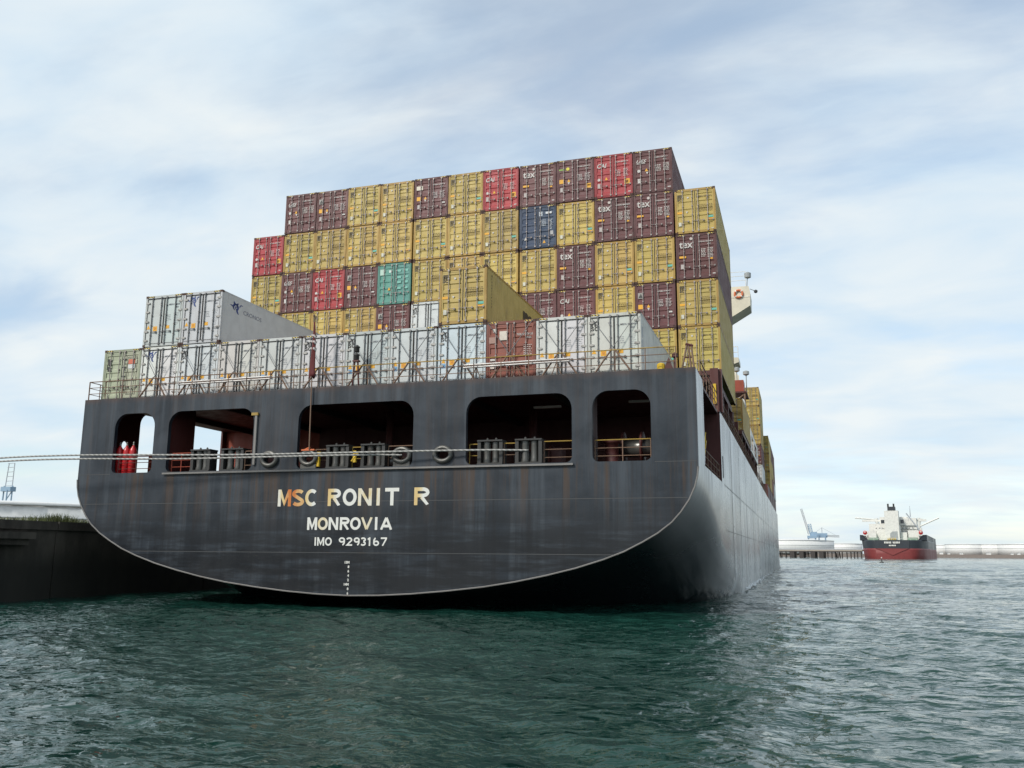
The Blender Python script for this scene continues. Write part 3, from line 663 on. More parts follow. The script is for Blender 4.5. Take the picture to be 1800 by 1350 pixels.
ME_frame = fr.mesh('frame', m_fr); ME_rframe = fr.mesh('frame', m_fr)
ME_cast = MB().box((-.081, -.003, 0), (.081, .175, .118)).box((-.03, .04, -.032), (.03, .14, .001)).mesh('corner_casting', m_cast)
CASTS = [(sx*(hw-.081), y0, z0) for sx in (-1, 1) for y0 in (0, CL-.175) for z0 in (0, CH-.118)]
# ribbed dry door, seen from outside: local x 0..1.09, z 0..2.54
DW, DH = 1.085, CH-.335
def ribbed(n=5):
    prof = [(0, 0), (.09, 0)]; seg = (DH-.18)/n
    for i in range(n):
        z = .09+i*seg
        prof += [(z+seg*.16, 0), (z+seg*.26, .036), (z+seg*.74, .036), (z+seg*.84, 0)]
    prof += [(DH-.09, 0), (DH, 0)]
    mb = MB(); m_ = len(prof)
    for x0, x1 in ((.07, DW-.07),):
        mb.add([(x0, y, z) for z, y in prof]+[(x1, y, z) for z, y in prof], [(i, m_+i, m_+i+1, i+1) for i in range(m_-1)])
    mb.box((0, -.012, 0), (.07, .05, DH)); mb.box((DW-.07, -.012, 0), (DW, .05, DH))
    mb.box((.07, -.01, 0), (DW-.07, .045, .07)); mb.box((.07, -.01, DH-.07), (DW-.07, .045, DH))
    return mb
ME_door = ribbed().mesh('door', m_cont)
rd = MB(); rd.box((0, 0, 0), (DW, .05, DH)); rd.box((.03, -.008, .03), (DW-.03, .001, DH-.03)); ME_rdoor = rd.mesh('door', m_reef)
def lockbar(r, mat, hz_, big):
    mb = MB().bar((0, -.055, -.06), (0, -.055, DH+.06), r, 6)
    for z in (-.07, DH-.02): mb.box((-.045, -.085, z), (.045, -.004, z+.09))
    for z in (.45, 1.0, 1.55, 2.1): mb.box((-.04, -.08, z), (.04, -.0, z+.05))
    mb.bar((0, -.075, hz_), (.34, -.085, hz_-.03), .016); mb.box((.28, -.09, hz_-.07), (.36, -.0, hz_+.02))
    return mb.mesh('locking_bar', mat)
ME_bar = lockbar(.021, m_bar, .62, 0); ME_rbar = lockbar(.026, m_rbar, .66, 1)
ME_gask = MB().box((-.022, .012, .15), (.022, .06, CH-.16)).box((-hw+.118, .03, .15), (-hw+.14, .07, CH-.16)).box((hw-.14, .03, .15), (hw-.118, .07, CH-.16)).mesh('gasket', m_gask)
ME_rgask = MB().box((-.03, .004, .15), (.03, .06, CH-.16)).box((-hw+.11, .006, .15), (-hw+.15, .07, CH-.16)).box((hw-.15, .006, .15), (hw-.11, .07, CH-.16)).box((-hw+.15, .006, .145), (hw-.15, .06, .175)).box((-hw+.15, .006, CH-.20), (hw-.15, .06, CH-.165)).mesh('gasket', m_gask)
ME_haz = MB().box((-.2, -.004, -.03), (.2, .01, .03)).mesh('hazard_stripe', m_haz)
ME_hinge = MB().box((-.10, -.05, -.05), (.10, .01, .05)).box((-.13, -.06, -.03), (-.08, .0, .03)).mesh('hinge', m_hinge)
def stick(w, h): 
    k = ('st', w, h)
    if k not in TXT: TXT[k] = MB().box((-w/2, -.004, -h/2), (w/2, .004, h/2)).mesh('sticker', m_decal)
    return TXT[k]
def tri(w, h):
    k = ('tri', w, h)
    if k not in TXT: TXT[k] = MB().add([(-w/2, -.004, -h/2), (w/2, -.004, -h/2), (0, -.004, h/2), (-w/2, .004, -h/2), (w/2, .004, -h/2), (0, .004, h/2)], [(0, 1, 2), (3, 5, 4), (0, 3, 4, 1), (1, 4, 5, 2), (2, 5, 3, 0)]).mesh('warning_sign', m_decal)
    return TXT[k]
def disc(r):
    k = ('disc', r)
    if k not in TXT: TXT[k] = MB().bar((0, -.004, 0), (0, .004, 0), r, 14).mesh('round_sticker', m_decal)
    return TXT[k]
COLS = {'yellow': (.47, .345, .092), 'maroon': (.120, .036, .036), 'red': (.34, .028, .034), 'blue': (.022, .050, .105), 'teal': (.10, .33, .27),
        'white': (.55, .57, .565), 'ivory': (.63, .63, .575), 'brown': (.21, .062, .040), 'green': (.36, .37, .27), 'paleblue': (.50, .57, .61), 'greywhite': (.53, .56, .58)}
WHITE = (.52, .50, .47); BLK = (.022, .022, .020); ORG = (.72, .36, .02); CYAN = (.12, .42, .33); BLU = (.10, .28, .50); DKB = (.04, .06, .16); REDP = (.5, .05, .03)
def griffin():   # small curled emblem built from strokes
    mb = MB()
    def arc(cx_, cz_, r, a0, a1, w, n=10):
        pts = [(cx_+r*math.cos(math.radians(a0+(a1-a0)*i/n)), cz_+r*math.sin(math.radians(a0+(a1-a0)*i/n))) for i in range(n+1)]
        for i in range(n):
            (x0, z0), (x1, z1) = pts[i], pts[i+1]; d = Vector((x1-x0, z1-z0)).normalized(); nx_, nz_ = -d.y, d.x; ww = w*(.35+.65*math.sin(math.pi*(i+.5)/n))
            q = [(x0+nx_*ww, z0+nz_*ww), (x1+nx_*ww, z1+nz_*ww), (x1-nx_*ww, z1-nz_*ww), (x0-nx_*ww, z0-nz_*ww)]
            mb.add([(a, -.004, c_) for a, c_ in q], [(0, 1, 2, 3)])
    arc(0, 0, .16, -40, 250, .045); arc(.05, -.02, .07, 0, 300, .03); arc(-.22, .12, .14, -60, 60, .04); arc(.2, .16, .12, 120, 260, .04)
    arc(.3, -.12, .22, 150, 240, .05); arc(-.3, -.16, .2, 0, 100, .035); arc(.02, .3, .14, 180, 330, .04); arc(.36, .1, .12, 60, 200, .03)
    return mb.mesh('emblem', m_decal)
ME_grif = griffin()
ORD = ['first', 'second', 'third', 'fourth', 'fifth', 'sixth', 'seventh', 'eighth', 'ninth', 'tenth', 'eleventh', 'twelfth', 'last']
def bars_block(x, z, w, rows, colr, parent, pitch=.09, hgt=.035, brk=True):
    mb = MB()
    for k in range(rows):
        zz0 = z-k*pitch; a = 0
        while a < w-.04:
            l_ = random.uniform(.05, .14); mb.box((x+a, -.004, zz0), (min(x+a+l_, x+w), .002, zz0+hgt)); a += l_+.03
    me_ = mb.mesh('data_marks', m_decal)
    o = link('data_marks', me_, parent, (0, -.014, 0), colr); o['kind'] = 'stuff'; return o
MARKS = {}
def marks(key, x, z, w, rows, colr, parent, y=-.014):
    if key not in MARKS:
        o = bars_block(x, z, w, rows, colr, parent); o.location.y = y; MARKS[key] = o.data; return o
    o = link('data_marks', MARKS[key], parent, (0, y, 0), colr); o['kind'] = 'stuff'; return o
def jit(c_, a=.15):
    k = 1+random.uniform(-a, a); return tuple(max(0, min(1, x*k*(1+random.uniform(-.04, .04)))) for x in c_)
def number(t, body, code, colr, y, x=.62, z=2.28, size=.115):
    link('lettering', text_mesh(body, size, m_decal, .003), t, (x-.42, y, z), colr)
    link('lettering', text_mesh(code, size*.9, m_decal, .003), t, (x+.03, y, z-.16), colr)
def container(kind, colname, brand, loc, label, detail=True, group=None):
    t = thing('shipping_container', label, 'container', loc, group)
    reef = kind == 'reefer'; base = jit(COLS[colname]); d_ = dict(color=base)
    link('side_shell', ME_rshell if reef else ME_shell, t, **d_)
    fcol = tuple(x*(.9 if reef else .72) for x in base) if colname != 'yellow' else tuple(x*y for x, y in zip(base, (.78, .66, .55)))
    link('frame', ME_rframe if reef else ME_frame, t, color=fcol)
    for cp in CASTS[:]:
        if detail or cp[1] == 0: link('corner_casting', ME_cast, t, cp)
    dl = link('door', ME_rdoor if reef else ME_door, t, (-DW-.018, .035, .165), base)
    dr = link('door', ME_rdoor if reef else ME_door, t, (.018, .035, .165), jit(base, .03))
    if not detail: return t
    link('gasket', ME_rgask if reef else ME_gask, t)
    for dd, xsn in ((dl, (.36, .93)), (dr, (.155, .725))):
        for x in xsn: link('locking_bar', ME_rbar if reef else ME_bar, dd, (x, 0, 0))
    for x in (-.86, .86): link('hazard_stripe', ME_haz, t, (x, .0, CH-.06))
    y = .020 if not reef else .022
    def S_(x, z, w, h, c_, me_=None): link((me_ or stick(w, h)).name.split('.')[0], me_ or stick(w, h), t, (x, y, z), c_)
    if reef:
        for sx in (-1, 1):
            for z in (.35, .85, 1.4, 1.95, 2.45):
                o = link('hinge', ME_hinge, t, (sx*(hw-.16), .03, z)); o.scale.x = sx
    if brand in ('msc', 'msc_reefer'):
        c_ = BLK if reef else (.05, .035, .015)
        s_ = 1.0 if reef else .82
        link('logo', text_mesh('m', .52*s_, m_decal, .012, 0, .98), t, (-hw+.15, y, 2.28 if reef else 2.30), c_)
        link('logo', text_mesh('sc', .40*s_, m_decal, .008, 0, .98), t, (-hw+.15, y, 2.07 if reef else 2.12), c_)
    if not reef:
        if brand == 'msc':
            number(t, 'MEDU %06d %d' % (random.randint(100000, 899999), random.randint(0, 9)), '45G1', (.10, .07, .03), y)
            S_(-.42, 2.30, .1, .1, WHITE); S_(-.92, .62, .17, .24, (.55, .54, .45)) 
            if random.random() < .75: S_(.92, .98, .30, .13, CYAN)
            if random.random() < .65: S_(.92, .82, .28, .12, ORG)
            if random.random() < .5: S_(-.92, 1.35, .32, .13, ORG)
            S_(-.5, 1.35, .1, .1, WHITE, tri(.13, -.13)); S_(1.0, .22, .14, .05, WHITE)
            marks('msc', .15, 1.75, .9, 5, (.20, .14, .04), t, y)
        elif brand == 'tex':
            link('logo', text_mesh('tex', .64, m_decal, .010, 0, .92), t, (-1.0, y, 2.0), WHITE)
            number(t, 'TGHU %06d %d' % (random.randint(400000, 899999), random.randint(0, 9)), '45G1', WHITE, y)
            marks('tex1', .28, 1.82, .28, 6, (.6, .58, .54), t, y); marks('tex2', .66, 1.86, .32, 7, (.6, .58, .54), t, y)
            S_(-.82, 1.42, .40, .13, ORG); S_(-.85, .82, .18, .28, (.42, .38, .36)); S_(.88, 1.22, .14, .09, ORG); S_(1.0, .28, .16, .06, WHITE); S_(-.3, 2.55, .1, .1, (.5, .45, .42), disc(.09))
        elif brand == 'cai':
            link('logo', text_mesh('CAI', .40, m_decal, .008, .12, .95), t, (-1.06, y, 2.02), WHITE)
            number(t, 'CAIU %06d %d' % (random.randint(400000, 899999), random.randint(0, 9)), '45G1', WHITE, y)
            marks('cai1', .22, 1.75, .24, 5, (.6, .5, .48), t, y); marks('cai2', .64, 1.80, .30, 6, (.6, .5, .48), t, y)
            S_(.86, .95, .34, .36, ORG); S_(.86, .95, .18, .2, (.25, .10, .02)); S_(-.45, 1.28, .2, .2, ORG, tri(.2, .2)); S_(-.92, 1.24, .15, .15, WHITE, disc(.09)); S_(-.92, .82, .18, .3, (.42, .36, .34)); S_(1.0, .28, .16, .06, WHITE)
        elif brand == 'ues':
            link('logo', text_mesh('UES', .30, m_decal, .006, .35, 1.2), t, (-1.04, y, 2.05), WHITE); S_(-.72, 2.0, .55, .03, WHITE)
            number(t, 'UESU %06d %d' % (random.randint(400000, 899999), random.randint(0, 9)), '45G1', WHITE, y)
            marks('ues1', .18, 1.78, .34, 5, (.6, .58, .54), t, y); marks('ues2', .66, 1.86, .36, 6, (.6, .58, .54), t, y)
            S_(-.86, 1.52, .15, .15, WHITE, disc(.1)); S_(-.38, 1.56, .2, .2, ORG, tri(.2, .2)); S_(-.34, 1.34, .16, .16, WHITE, tri(.16, -.16)); S_(-.85, .86, .17, .28, WHITE); S_(1.0, .30, .2, .06, WHITE)
        elif brand in ('square', 'label', 'greenlogo'):
            if brand == 'square':
                S_(-.88, 2.12, .34, .36, (.30, .28, .26)); S_(-.88, 2.12, .26, .28, (.03, .05, .05), tri(.28, .28))
            elif brand == 'label': S_(-.84, 2.18, .46, .28, (.62, .56, .46))
            else: S_(-.86, 2.22, .40, .10, (.20, .34, .06)); S_(-.48, 2.24, .1, .1, (.6, .52, .04), disc(.11))
            number(t, 'TGBU %06d %d' % (random.randint(400000, 899999), random.randint(0, 9)), '45G1', WHITE, y)
            marks('sq1', .2, 1.75, .3, 5, (.55, .52, .5), t, y); marks('sq2', .62, 1.8, .34, 6, (.55, .52, .5), t, y)
            S_(-.88, 1.42, .32, .28, ORG); S_(-.42, 1.45, .2, .2, ORG, tri(.2, .2)); S_(-.42, 1.25, .16, .16, WHITE, tri(.16, -.16)); S_(-.9, .85, .17, .28, (.42, .38, .36))
            if brand == 'greenlogo': S_(.86, .95, .32, .34, ORG)
            S_(.9, 1.0, .2, .1, WHITE)
        elif brand == 'blue':
            S_(.2, 2.30, .22, .3, (.45, .5, .55)); S_(.72, 2.34, .40, .14, (.6, .62, .64)); marks('bl1', .25, 1.85, .3, 5, (.5, .54, .58), t, y); marks('bl2', .68, 1.85, .28, 8, (.5, .54, .58), t, y)
            S_(-.80, .72, .2, .2, WHITE, tri(.22, .22)); S_(.42, .42, .2, .2, ORG, tri(.2, .2)); S_(.92, .98, .2, .26, (.36, .36, .36))
        elif brand == 'teal':
            S_(-.86, 2.28, .36, .42, (.40, .55, .47)); S_(-.32, 2.3, .14, .18, (.55, .66, .6)); S_(-.36, 1.1, .2, .22, ORG, tri(.2, .22))
            for x in (.35, .85):
                for z in (2.3, 1.85, 1.5, 1.1): S_(x, z, .3, .16, (.16, .42, .35))
        elif brand == 'brown':
            S_(-.80, 2.42, .18, .16, (.6, .56, .5)); S_(-.38, 2.15, .38, .44, (.62, .56, .48)); S_(-.92, 1.95, .34, .3, (.34, .2, .16))
            number(t, 'TGLU 073121 0', '45G1', WHITE, y, .7, 2.12, .14)
            marks('br1', .62, 1.62, .4, 6, (.5, .42, .38), t, y); S_(-.9, 1.0, .24, .1, WHITE); S_(-.92, .72, .2, .3, (.62, .54, .48)); S_(.75, .8, .16, .18, (.66, .6, .54))
        elif brand == 'green':
            S_(-.86, 2.18, .22, .36, BLK); S_(-.86, 1.8, .2, .26, BLK); S_(.62, 2.15, .42, .26, (.55, .14, .08)); S_(.62, 1.88, .42, .24, (.6, .62, .6))
            for z in (2.3, 1.85, 1.35, .85): S_(.12, z, .3, .06, (.05, .06, .05))
            fm = MB()
            for a, c_ in (((.36, -.006, .35), (.38, .01, 2.4)), ((.98, -.006, .35), (1.0, .01, 2.4)), ((.36, -.006, 2.38), (1.0, .01, 2.4)), ((.36, -.006, .35), (1.0, .01, .37))): fm.box(a, c_)
            o = fm.build('inspection_hatch', m_gask, t); o.location.y = .0
    else:
        cpt = (.16, .17, .19)
        if brand == 'cronos': link('emblem', ME_grif, t, (-.62, y-.002, 2.36), (.03, .06, .20))
        number(t, 'MEDU %06d %d' % (random.randint(100000, 899999), random.randint(0, 9)), '45R1', cpt, y, .7, 2.26, .12)
        marks('rf1', .2, 1.7, .3, 4, (.30, .31, .32), t, y); marks('rf2', .66, 1.8, .32, 8, (.36, .37, .38), t, y)
        r_ = random.random()
        S_(-.94, 1.10, .2, .2, ORG, tri(.22, .22))
        if colname in ('paleblue',) or r_ < .45: S_(-.94, .84, .22, .2, BLU)
        S_(-.5, 1.0, .26, .26, ORG); S_(-.5, 1.0, .12, .14, (.45, .1, .02)); S_(.3, 1.05, .22, .18, ORG)
        if r_ < .5: S_(.8, 1.1, .18, .24, (.45, .46, .48))
        S_(-.2, 2.4, .1, .1, (.3, .3, .3), disc(.07))
    return t
def colx(i):   # thirteen rows across with slightly wider gaps after the fifth, eighth and twelfth
    return -16.0+hw+i*2.462+(.07 if i >= 5 else 0)+(.07 if i >= 8 else 0)+(.07 if i >= 12 else 0)
YB, HB, ZB = 14.09, 2.89, 12.97
Yl, Ma = ('yellow', 'msc'), lambda br: ('maroon', br)
R_ = ('red', 'cai')
G5 = [None, Ma('ues'), Ma('square'), Yl, Yl, Ma('label'), Yl, R_, Ma('tex'), Ma('greenlogo'), R_, Ma('ues'), None]
G4 = [R_, Yl, Yl, Yl, Yl, Yl, Yl, Yl, ('blue', 'blue'), Yl, Ma('tex'), Ma('tex'), Yl]
G3 = [Yl, Ma('ues'), R_, Ma('square'), ('teal', 'teal'), Yl, Yl, Yl, Yl, Ma('tex'), Yl, Yl, Ma('tex')]
G2 = [Yl, Yl, Yl, Yl, Ma('square'), ('white', 'msc_reefer'), Yl, Yl, Ma('square'), Ma('cai'), Yl, Ma('square'), Yl]
G1 = [Yl, Ma('tex'), Yl, Yl, Ma('square'), Yl, Yl, Ma('ues'), Yl, Yl, Yl, Yl, Yl]
CNAME = {'yellow': 'mustard yellow container', 'maroon': 'maroon container', 'red': 'bright red container', 'blue': 'navy blue container', 'teal': 'turquoise container', 'white': 'white refrigerated container', 'ivory': 'pale ivory refrigerated container', 'brown': 'rusty brown container', 'green': 'pale green container', 'paleblue': 'bluish white refrigerated container', 'greywhite': 'grey white refrigerated container'}
BN = {'tex': ' with white lowercase lettering', 'cai': ' with bold white capitals', 'ues': ' with slanted white lettering', 'square': ' with a square logo', 'label': ' with a pale label', 'greenlogo': ' with a green and yellow logo'}
TIER = {5: 'top tier', 4: 'second tier down', 3: 'third tier down', 2: 'fourth tier down', 1: 'bottom tier'}
for tier, G in ((5, G5), (4, G4), (3, G3), (2, G2), (1, G1)):
    for i, e in enumerate(G):
        if e is None: continue
        cn, br = e; hid = (tier == 1 and i < 11) or (tier == 2 and i in (0, 6, 7))
        kind = 'reefer' if cn == 'white' else 'dry'
        pos = i if tier != 5 else i-1
        lab = '%s%s%s, tall stack %s, %s' % ('hidden ' if hid else '', CNAME[cn], BN.get(br, ''), TIER[tier], ('%s from left' % ORD[pos] if pos < 7 else ('at the far right' if (i == 12 or (tier == 5 and i == 11)) else '%s from right' % ORD[(12 if tier != 5 else 11)-i])))
        container(kind, cn, br, (colx(i)+random.uniform(-.012, .012), YB+random.uniform(-.03, .03), ZB+(tier-1)*HB), lab, not hid, 'containers of the tall stack')
# the front row on the poop
YF = .95; ZF = ZD+.06
FR = [('dry', 'green', 'green'), ('reefer', 'ivory', 'cronos'), ('reefer', 'white', 'msc_reefer'), ('reefer', 'ivory', 'plain'), ('reefer', 'white', 'plain'), ('reefer', 'white', 'msc_reefer'), ('reefer', 'white', 'msc_reefer'), ('reefer', 'white', 'plain'), ('reefer', 'paleblue', 'msc_reefer'), ('dry', 'brown', 'brown'), ('reefer', 'ivory', 'plain'), ('reefer', 'ivory', 'msc_reefer')]
FD = ['leftmost on the poop deck', 'just right of the green one', '', 'fourth from left on the poop', 'fifth from left on the poop', 'behind the rolled flag', 'behind the stern light', 'right of the stern light', 'under the yellow container', 'between white ones on the poop', 'right of the brown one', 'at the right end of the poop row']
FD[2] = 'beneath the box with a blue emblem'
front = []
for i, (k, cn, br) in enumerate(FR):
    front.append(container(k, cn, br, (colx(i), YF, ZF), CNAME[cn]+' '+FD[i], True, 'front row of containers on the poop'))
cr1 = container('reefer', 'greywhite', 'plain', (colx(1), YF, ZF+HB), 'grey white refrigerated container on top of the front row, leftmost of the upper pair', True, 'front row of containers on the poop')
cr2 = container('reefer', 'greywhite', 'cronos', (colx(2), YF, ZF+HB), 'grey white refrigerated container on the front row with a blue emblem on its side', True, 'front row of containers on the poop')
yb_ = container('dry', 'yellow', 'msc', (colx(8), YF, ZF+HB), 'single yellow container standing on top of the white front row', True, 'front row of containers on the poop')
def side_text(s, size, t, y, z, colr, bold=.0, sx=1.0, vertical=False, x=hw):
    me_ = text_mesh(s, size, m_decal, bold, 0, sx)
    o = link('lettering', me_, t, (x-.008, y, z), colr); o.rotation_euler = (0, math.radians(90) if vertical else 0, math.radians(90))
    return o
o = link('emblem', ME_grif, cr2, (hw-.005, 1.25, 2.10), (.03, .06, .22)); o.rotation_euler = (0, 0, math.radians(90)); o.scale = (1.5, 1, 1.05); o.location.z = 2.2
side_text('CRONOS', .34, cr2, 1.95, 1.98, (.16, .17, .22), .0, 1.25)
side_text('m', 2.3, yb_, 6.0, 1.05, BLK, .08, 1.1); side_text('sc', 1.5, yb_, 6.05, .2, BLK, .05, 1.1)
for k, ch in enumerate('MEDU8730124'): side_text(ch, .14, yb_, .75, 2.45-.155*k, (.05, .04, .03), .003)
for k in range(3): 
    o = link('sticker', stick(.10, .5), front[11], (hw-.006, .55, 2.0-.6*k), (.30, .34, .40)); o.rotation_euler = (0, 0, math.radians(90))
# forward stacks along the starboard rail
def fstack(y, x, tiers, z0=ZB, nm=''):
    for k, (cn, br) in enumerate(tiers):
        container('dry' if cn not in ('white', 'ivory') else 'reefer', cn, br, (x, y, z0+k*HB), '%s in the %s, %s' % (CNAME[cn], nm, ['lowest', 'second up', 'third up', 'fourth up', 'fifth up'][k]), True, 'containers forward along the starboard side')
container('dry', 'yellow', 'msc', (16.0-hw, 38.6, 12.75), 'lone yellow container beside the deckhouse on the starboard side', True, 'containers forward along the starboard side')
fstack(98.0, 15.35-hw, [('white', 'msc_reefer'), ('maroon', 'tex'), ('yellow', 'msc'), ('yellow', 'msc'), ('yellow', 'msc')], 12.82, 'tall stack forward of the deckhouse')
fstack(110.6, 16.05-hw, [('yellow', 'msc'), ('yellow', 'msc'), ('yellow', 'msc')], 12.82, 'far stack along the starboard side')
fstack(123.0, 16.05-hw, [('brown', 'square'), ('yellow', 'msc'), ('maroon', 'ues')], 12.82, 'farther stack along the starboard side')
fstack(134.5, 16.05-hw, [('white', 'plain'), ('maroon', 'tex'), ('maroon', 'tex')], 12.82, 'farthest stack along the starboard side')
# lashing rods across the front row
for i in range(1, 12):
    if i == 9: pass
    for sg in (-1, 1):
        y = YF-.10-(.05 if sg > 0 else 0)
        p = Vector((colx(i)+sg*(hw-.12), y, ZF+CH-.1)); q = Vector((colx(i)-sg*.85, y-.25, ZD+.03)); mid = q.lerp(p, .40)
        rod = thing('lashing_rod', 'lashing rod leaning %s across the %s container %s' % ('right' if sg > 0 else 'left', CNAME[FR[i][1]].split()[0 if FR[i][1] not in ('ivory', 'brown', 'paleblue') else 1], FD[i]), 'lashing rod', q, 'lashing rods across the front row')
        MB().bar(mid-q, p-q, .017, 6).build('rod', m_rbar, rod)
        MB().bar((0, 0, 0), (mid-q)*1.02, .042, 6).build('turnbuckle', m_rail, rod)
# flag rolled round the staff
fl = thing('rolled_flag', 'red and white ensign rolled up and hanging from the stern flagstaff', 'flag', (-2.4, -.12, 10.95))
def ragged(z0, z1, w0, w1, mat, name, ph):
    v = []; f = []; n = 16; m_ = 12
    for i in range(n):
        t = i/(n-1); z = z1+(z0-z1)*t; w_ = w0+(w1-w0)*t
        for k in range(m_):
            a = 2*math.pi*k/m_; rr = w_*(1+.35*math.sin(3*a+ph+2.2*t))
            v.append((.03+.06*t+.03*math.sin(5*t+ph)+rr*math.cos(a), -.03+rr*.55*math.sin(a), z-(.12*math.sin(2*a+ph) if i == n-1 else 0)))
    for i in range(n-1):
        for k in range(m_): f.append((i*m_+k, i*m_+(k+1) % m_, (i+1)*m_+(k+1) % m_, (i+1)*m_+k))
    MB().add(v, f+[tuple(range(m_)), tuple((n-1)*m_+k for k in range(m_))]).build(name, mat, fl, True)
ragged(.02, 2.8, .04, .145, m_tarp, 'cloth', .4)
for z, w_ in ((2.15, .088), (1.85, .1), (1.5, .11)): ragged(z-.13, z, w_*1.02, w_*1.1, m_flagw, 'white_fold', 1.1+z)
# gas cylinders in the port opening
for k, x in enumerate((-14.22, -13.79, -13.37)):
    gy = .62
    gc = thing('gas_cylinder', 'tall red gas cylinder in the left stern opening, '+['leftmost of three', 'middle one of three', 'rightmost of three'][k], 'gas cylinder', (x+.12, gy, 6.4), 'red gas cylinders')
    MB().lathe((0, 0, 0), [(.16, 0), (.19, .04), (.19, 1.25), (.16, 1.42), (.07, 1.55), (.06, 1.6)], 16).build('tank', m_gasred, gc, True)
    MB().lathe((0, 0, 1.6), [(.045, 0), (.05, .06), (.03, .1), (.05, .14), (.02, .2)], 8).build('valve', m_brass, gc)
MB().box((-14.15, 2.9, 6.4), (-13.55, 3.5, 7.75)).build('hose_box', m_red, ship)
# life ring on the bridge wing
lr = thing('life_ring', 'orange life ring hung on the bridge wing', 'life ring', (14.9, 61.38, 31.3))
MB().path([(.42*math.cos(t), 0, .42*math.sin(t)) for t in np.linspace(0, 2*math.pi, 20, endpoint=False)], .12, 8, True).build('ring', m_orange, lr, True)
for t in (45, 135, 225, 315):
    a = math.radians(t); MB().path([(.42*math.cos(a+d_), 0, .42*math.sin(a+d_)) for d_ in (-.14, 0, .14)], .13, 8).build('band', m_white, lr)

# ------------------------------------------------------------------ quay, bollard, ropes, grass
quay = MB(); QX = -18.2; QZ = 4.05
qroot = thing('quay_wall', 'dark wet concrete quay wall on the left beside the ship', 'quay wall')
yq = [-70, -55, -40, -25, -11, 1.05, 14, 30, 60, 120, 260]
for k in range(len(yq)-1):
    a, c_ = yq[k]+.05, yq[k+1]-.05
    MB().box((QX-6, a, -4), (QX, c_, QZ-.45)).box((QX-6, a, QZ-.45), (QX+.12, c_, QZ)).build('wall_block', m_quay, qroot)
MB().box((QX-5.9, -70, -4), (QX-.6, 260, QZ-.1)).build('wall_core', m_quay, qroot)
for y in (-4.2, -18): MB().box((QX+.12, y, QZ-.95), (QX+.75, y+3.2, QZ-.62)).box((QX, y+.2, QZ-1.25), (QX+.5, y+3.0, QZ-.95)).build('fender_ledge', m_quay, qroot)
struct(MB().box((-900, -70, 3.0), (QX-5.8, 600, QZ-.03)).build('port_ground', m_ground))
yb2 = thing('mooring_bollard', 'small yellow bollard on the quay edge at the left border', 'bollard', (-21.3, -1.0, QZ-.03))
MB().lathe((0, 0, 0), [(.5, 0), (.42, .08), (.30, .2), (.30, .55), (.42, .65), (.42, .82), (.2, .9)], 14).build('body', m_yel, yb2, True)
MB().box((-.45, -.45, 0), (.45, .45, .06)).build('base', m_red, yb2)
bol = thing('mooring_post', 'dark iron mooring post on the quay left of the picture, holding the ropes', 'bollard', (-46, -4.5, QZ-.03))
MB().lathe((0, 0, 0), [(.6, 0), (.4, .1), (.35, 1.0), (.5, 1.1), (.5, 1.35), (.2, 1.45)], 14).build('body', m_black, bol, True)
def spline(P, n=60):
    P = [Vector(p) for p in P]; P = [P[0]*2-P[1]]+P+[P[-1]*2-P[-2]]; r = []
    for i in range(1, len(P)-2):
        for k in range(n):
            t = k/n; a, b_, c_, d_ = P[i-1:i+3]
            r.append(.5*((2*b_)+(c_-a)*t+(2*a-5*b_+4*c_-d_)*t*t+(3*b_-a-3*c_+d_)*t**3))
    r.append(P[-2]); return r
for k, (A, Bz, lab) in enumerate((((8.6, .3, 7.12), 7.24, 'long pale mooring rope across the stern, upper strand running to the right opening'), ((2.55, -.05, 7.02), 7.06, 'long pale mooring rope across the stern, lower strand ending at the chock'))):
    A = Vector(A); Bp = Vector((-19.35, -1.9, Bz)); m1 = A.lerp(Bp, .12); m1.y -= .35
    pts = spline([A, m1, A.lerp(Bp, .5)+Vector((0, -.15, -.03)), Bp, (-32, -3, 6.1), (-46, -4.5+.3*k, 5.0)], 30)
    rp = MB(); rr = .044
    rp.path(pts, rr, 8); tag(rp.build('mooring_rope', m_rope, None, True), lab, 'rope', 'mooring ropes')
# grass tufts
gv = []; gf = []
for k in range(5200):
    y = rng.uniform(-9, 9); c_ = math.exp(-((y-1.6)/1.5)**2)
    if rng.random() > .25+.75*c_: continue
    x = QX-.15-abs(rng.normal(0, .7)); h_ = rng.uniform(.08, .22)+.42*c_*rng.random(); a = rng.uniform(0, 6.28); lx, ly = rng.normal(0, .12, 2); w_ = .014
    o = len(gv); gv += [(x-w_*math.cos(a), y-w_*math.sin(a), QZ-.02), (x+w_*math.cos(a), y+w_*math.sin(a), QZ-.02), (x+lx*.5+w_*.7*math.cos(a), y+ly*.5+w_*.7*math.sin(a), QZ+h_*.6), (x+lx*.5-w_*.7*math.cos(a), y+ly*.5-w_*.7*math.sin(a), QZ+h_*.6), (x+lx, y+ly, QZ+h_)]
    gf += [(o, o+1, o+2, o+3), (o+3, o+2, o+4)]
me = bpy.data.meshes.new('grass'); me.from_pydata(gv, [], gf); me.materials.append(m_grass)
go = link('grass', me); go['kind'] = 'stuff'; tag(go, 'tufts of wild grass along the top of the quay', 'grass')

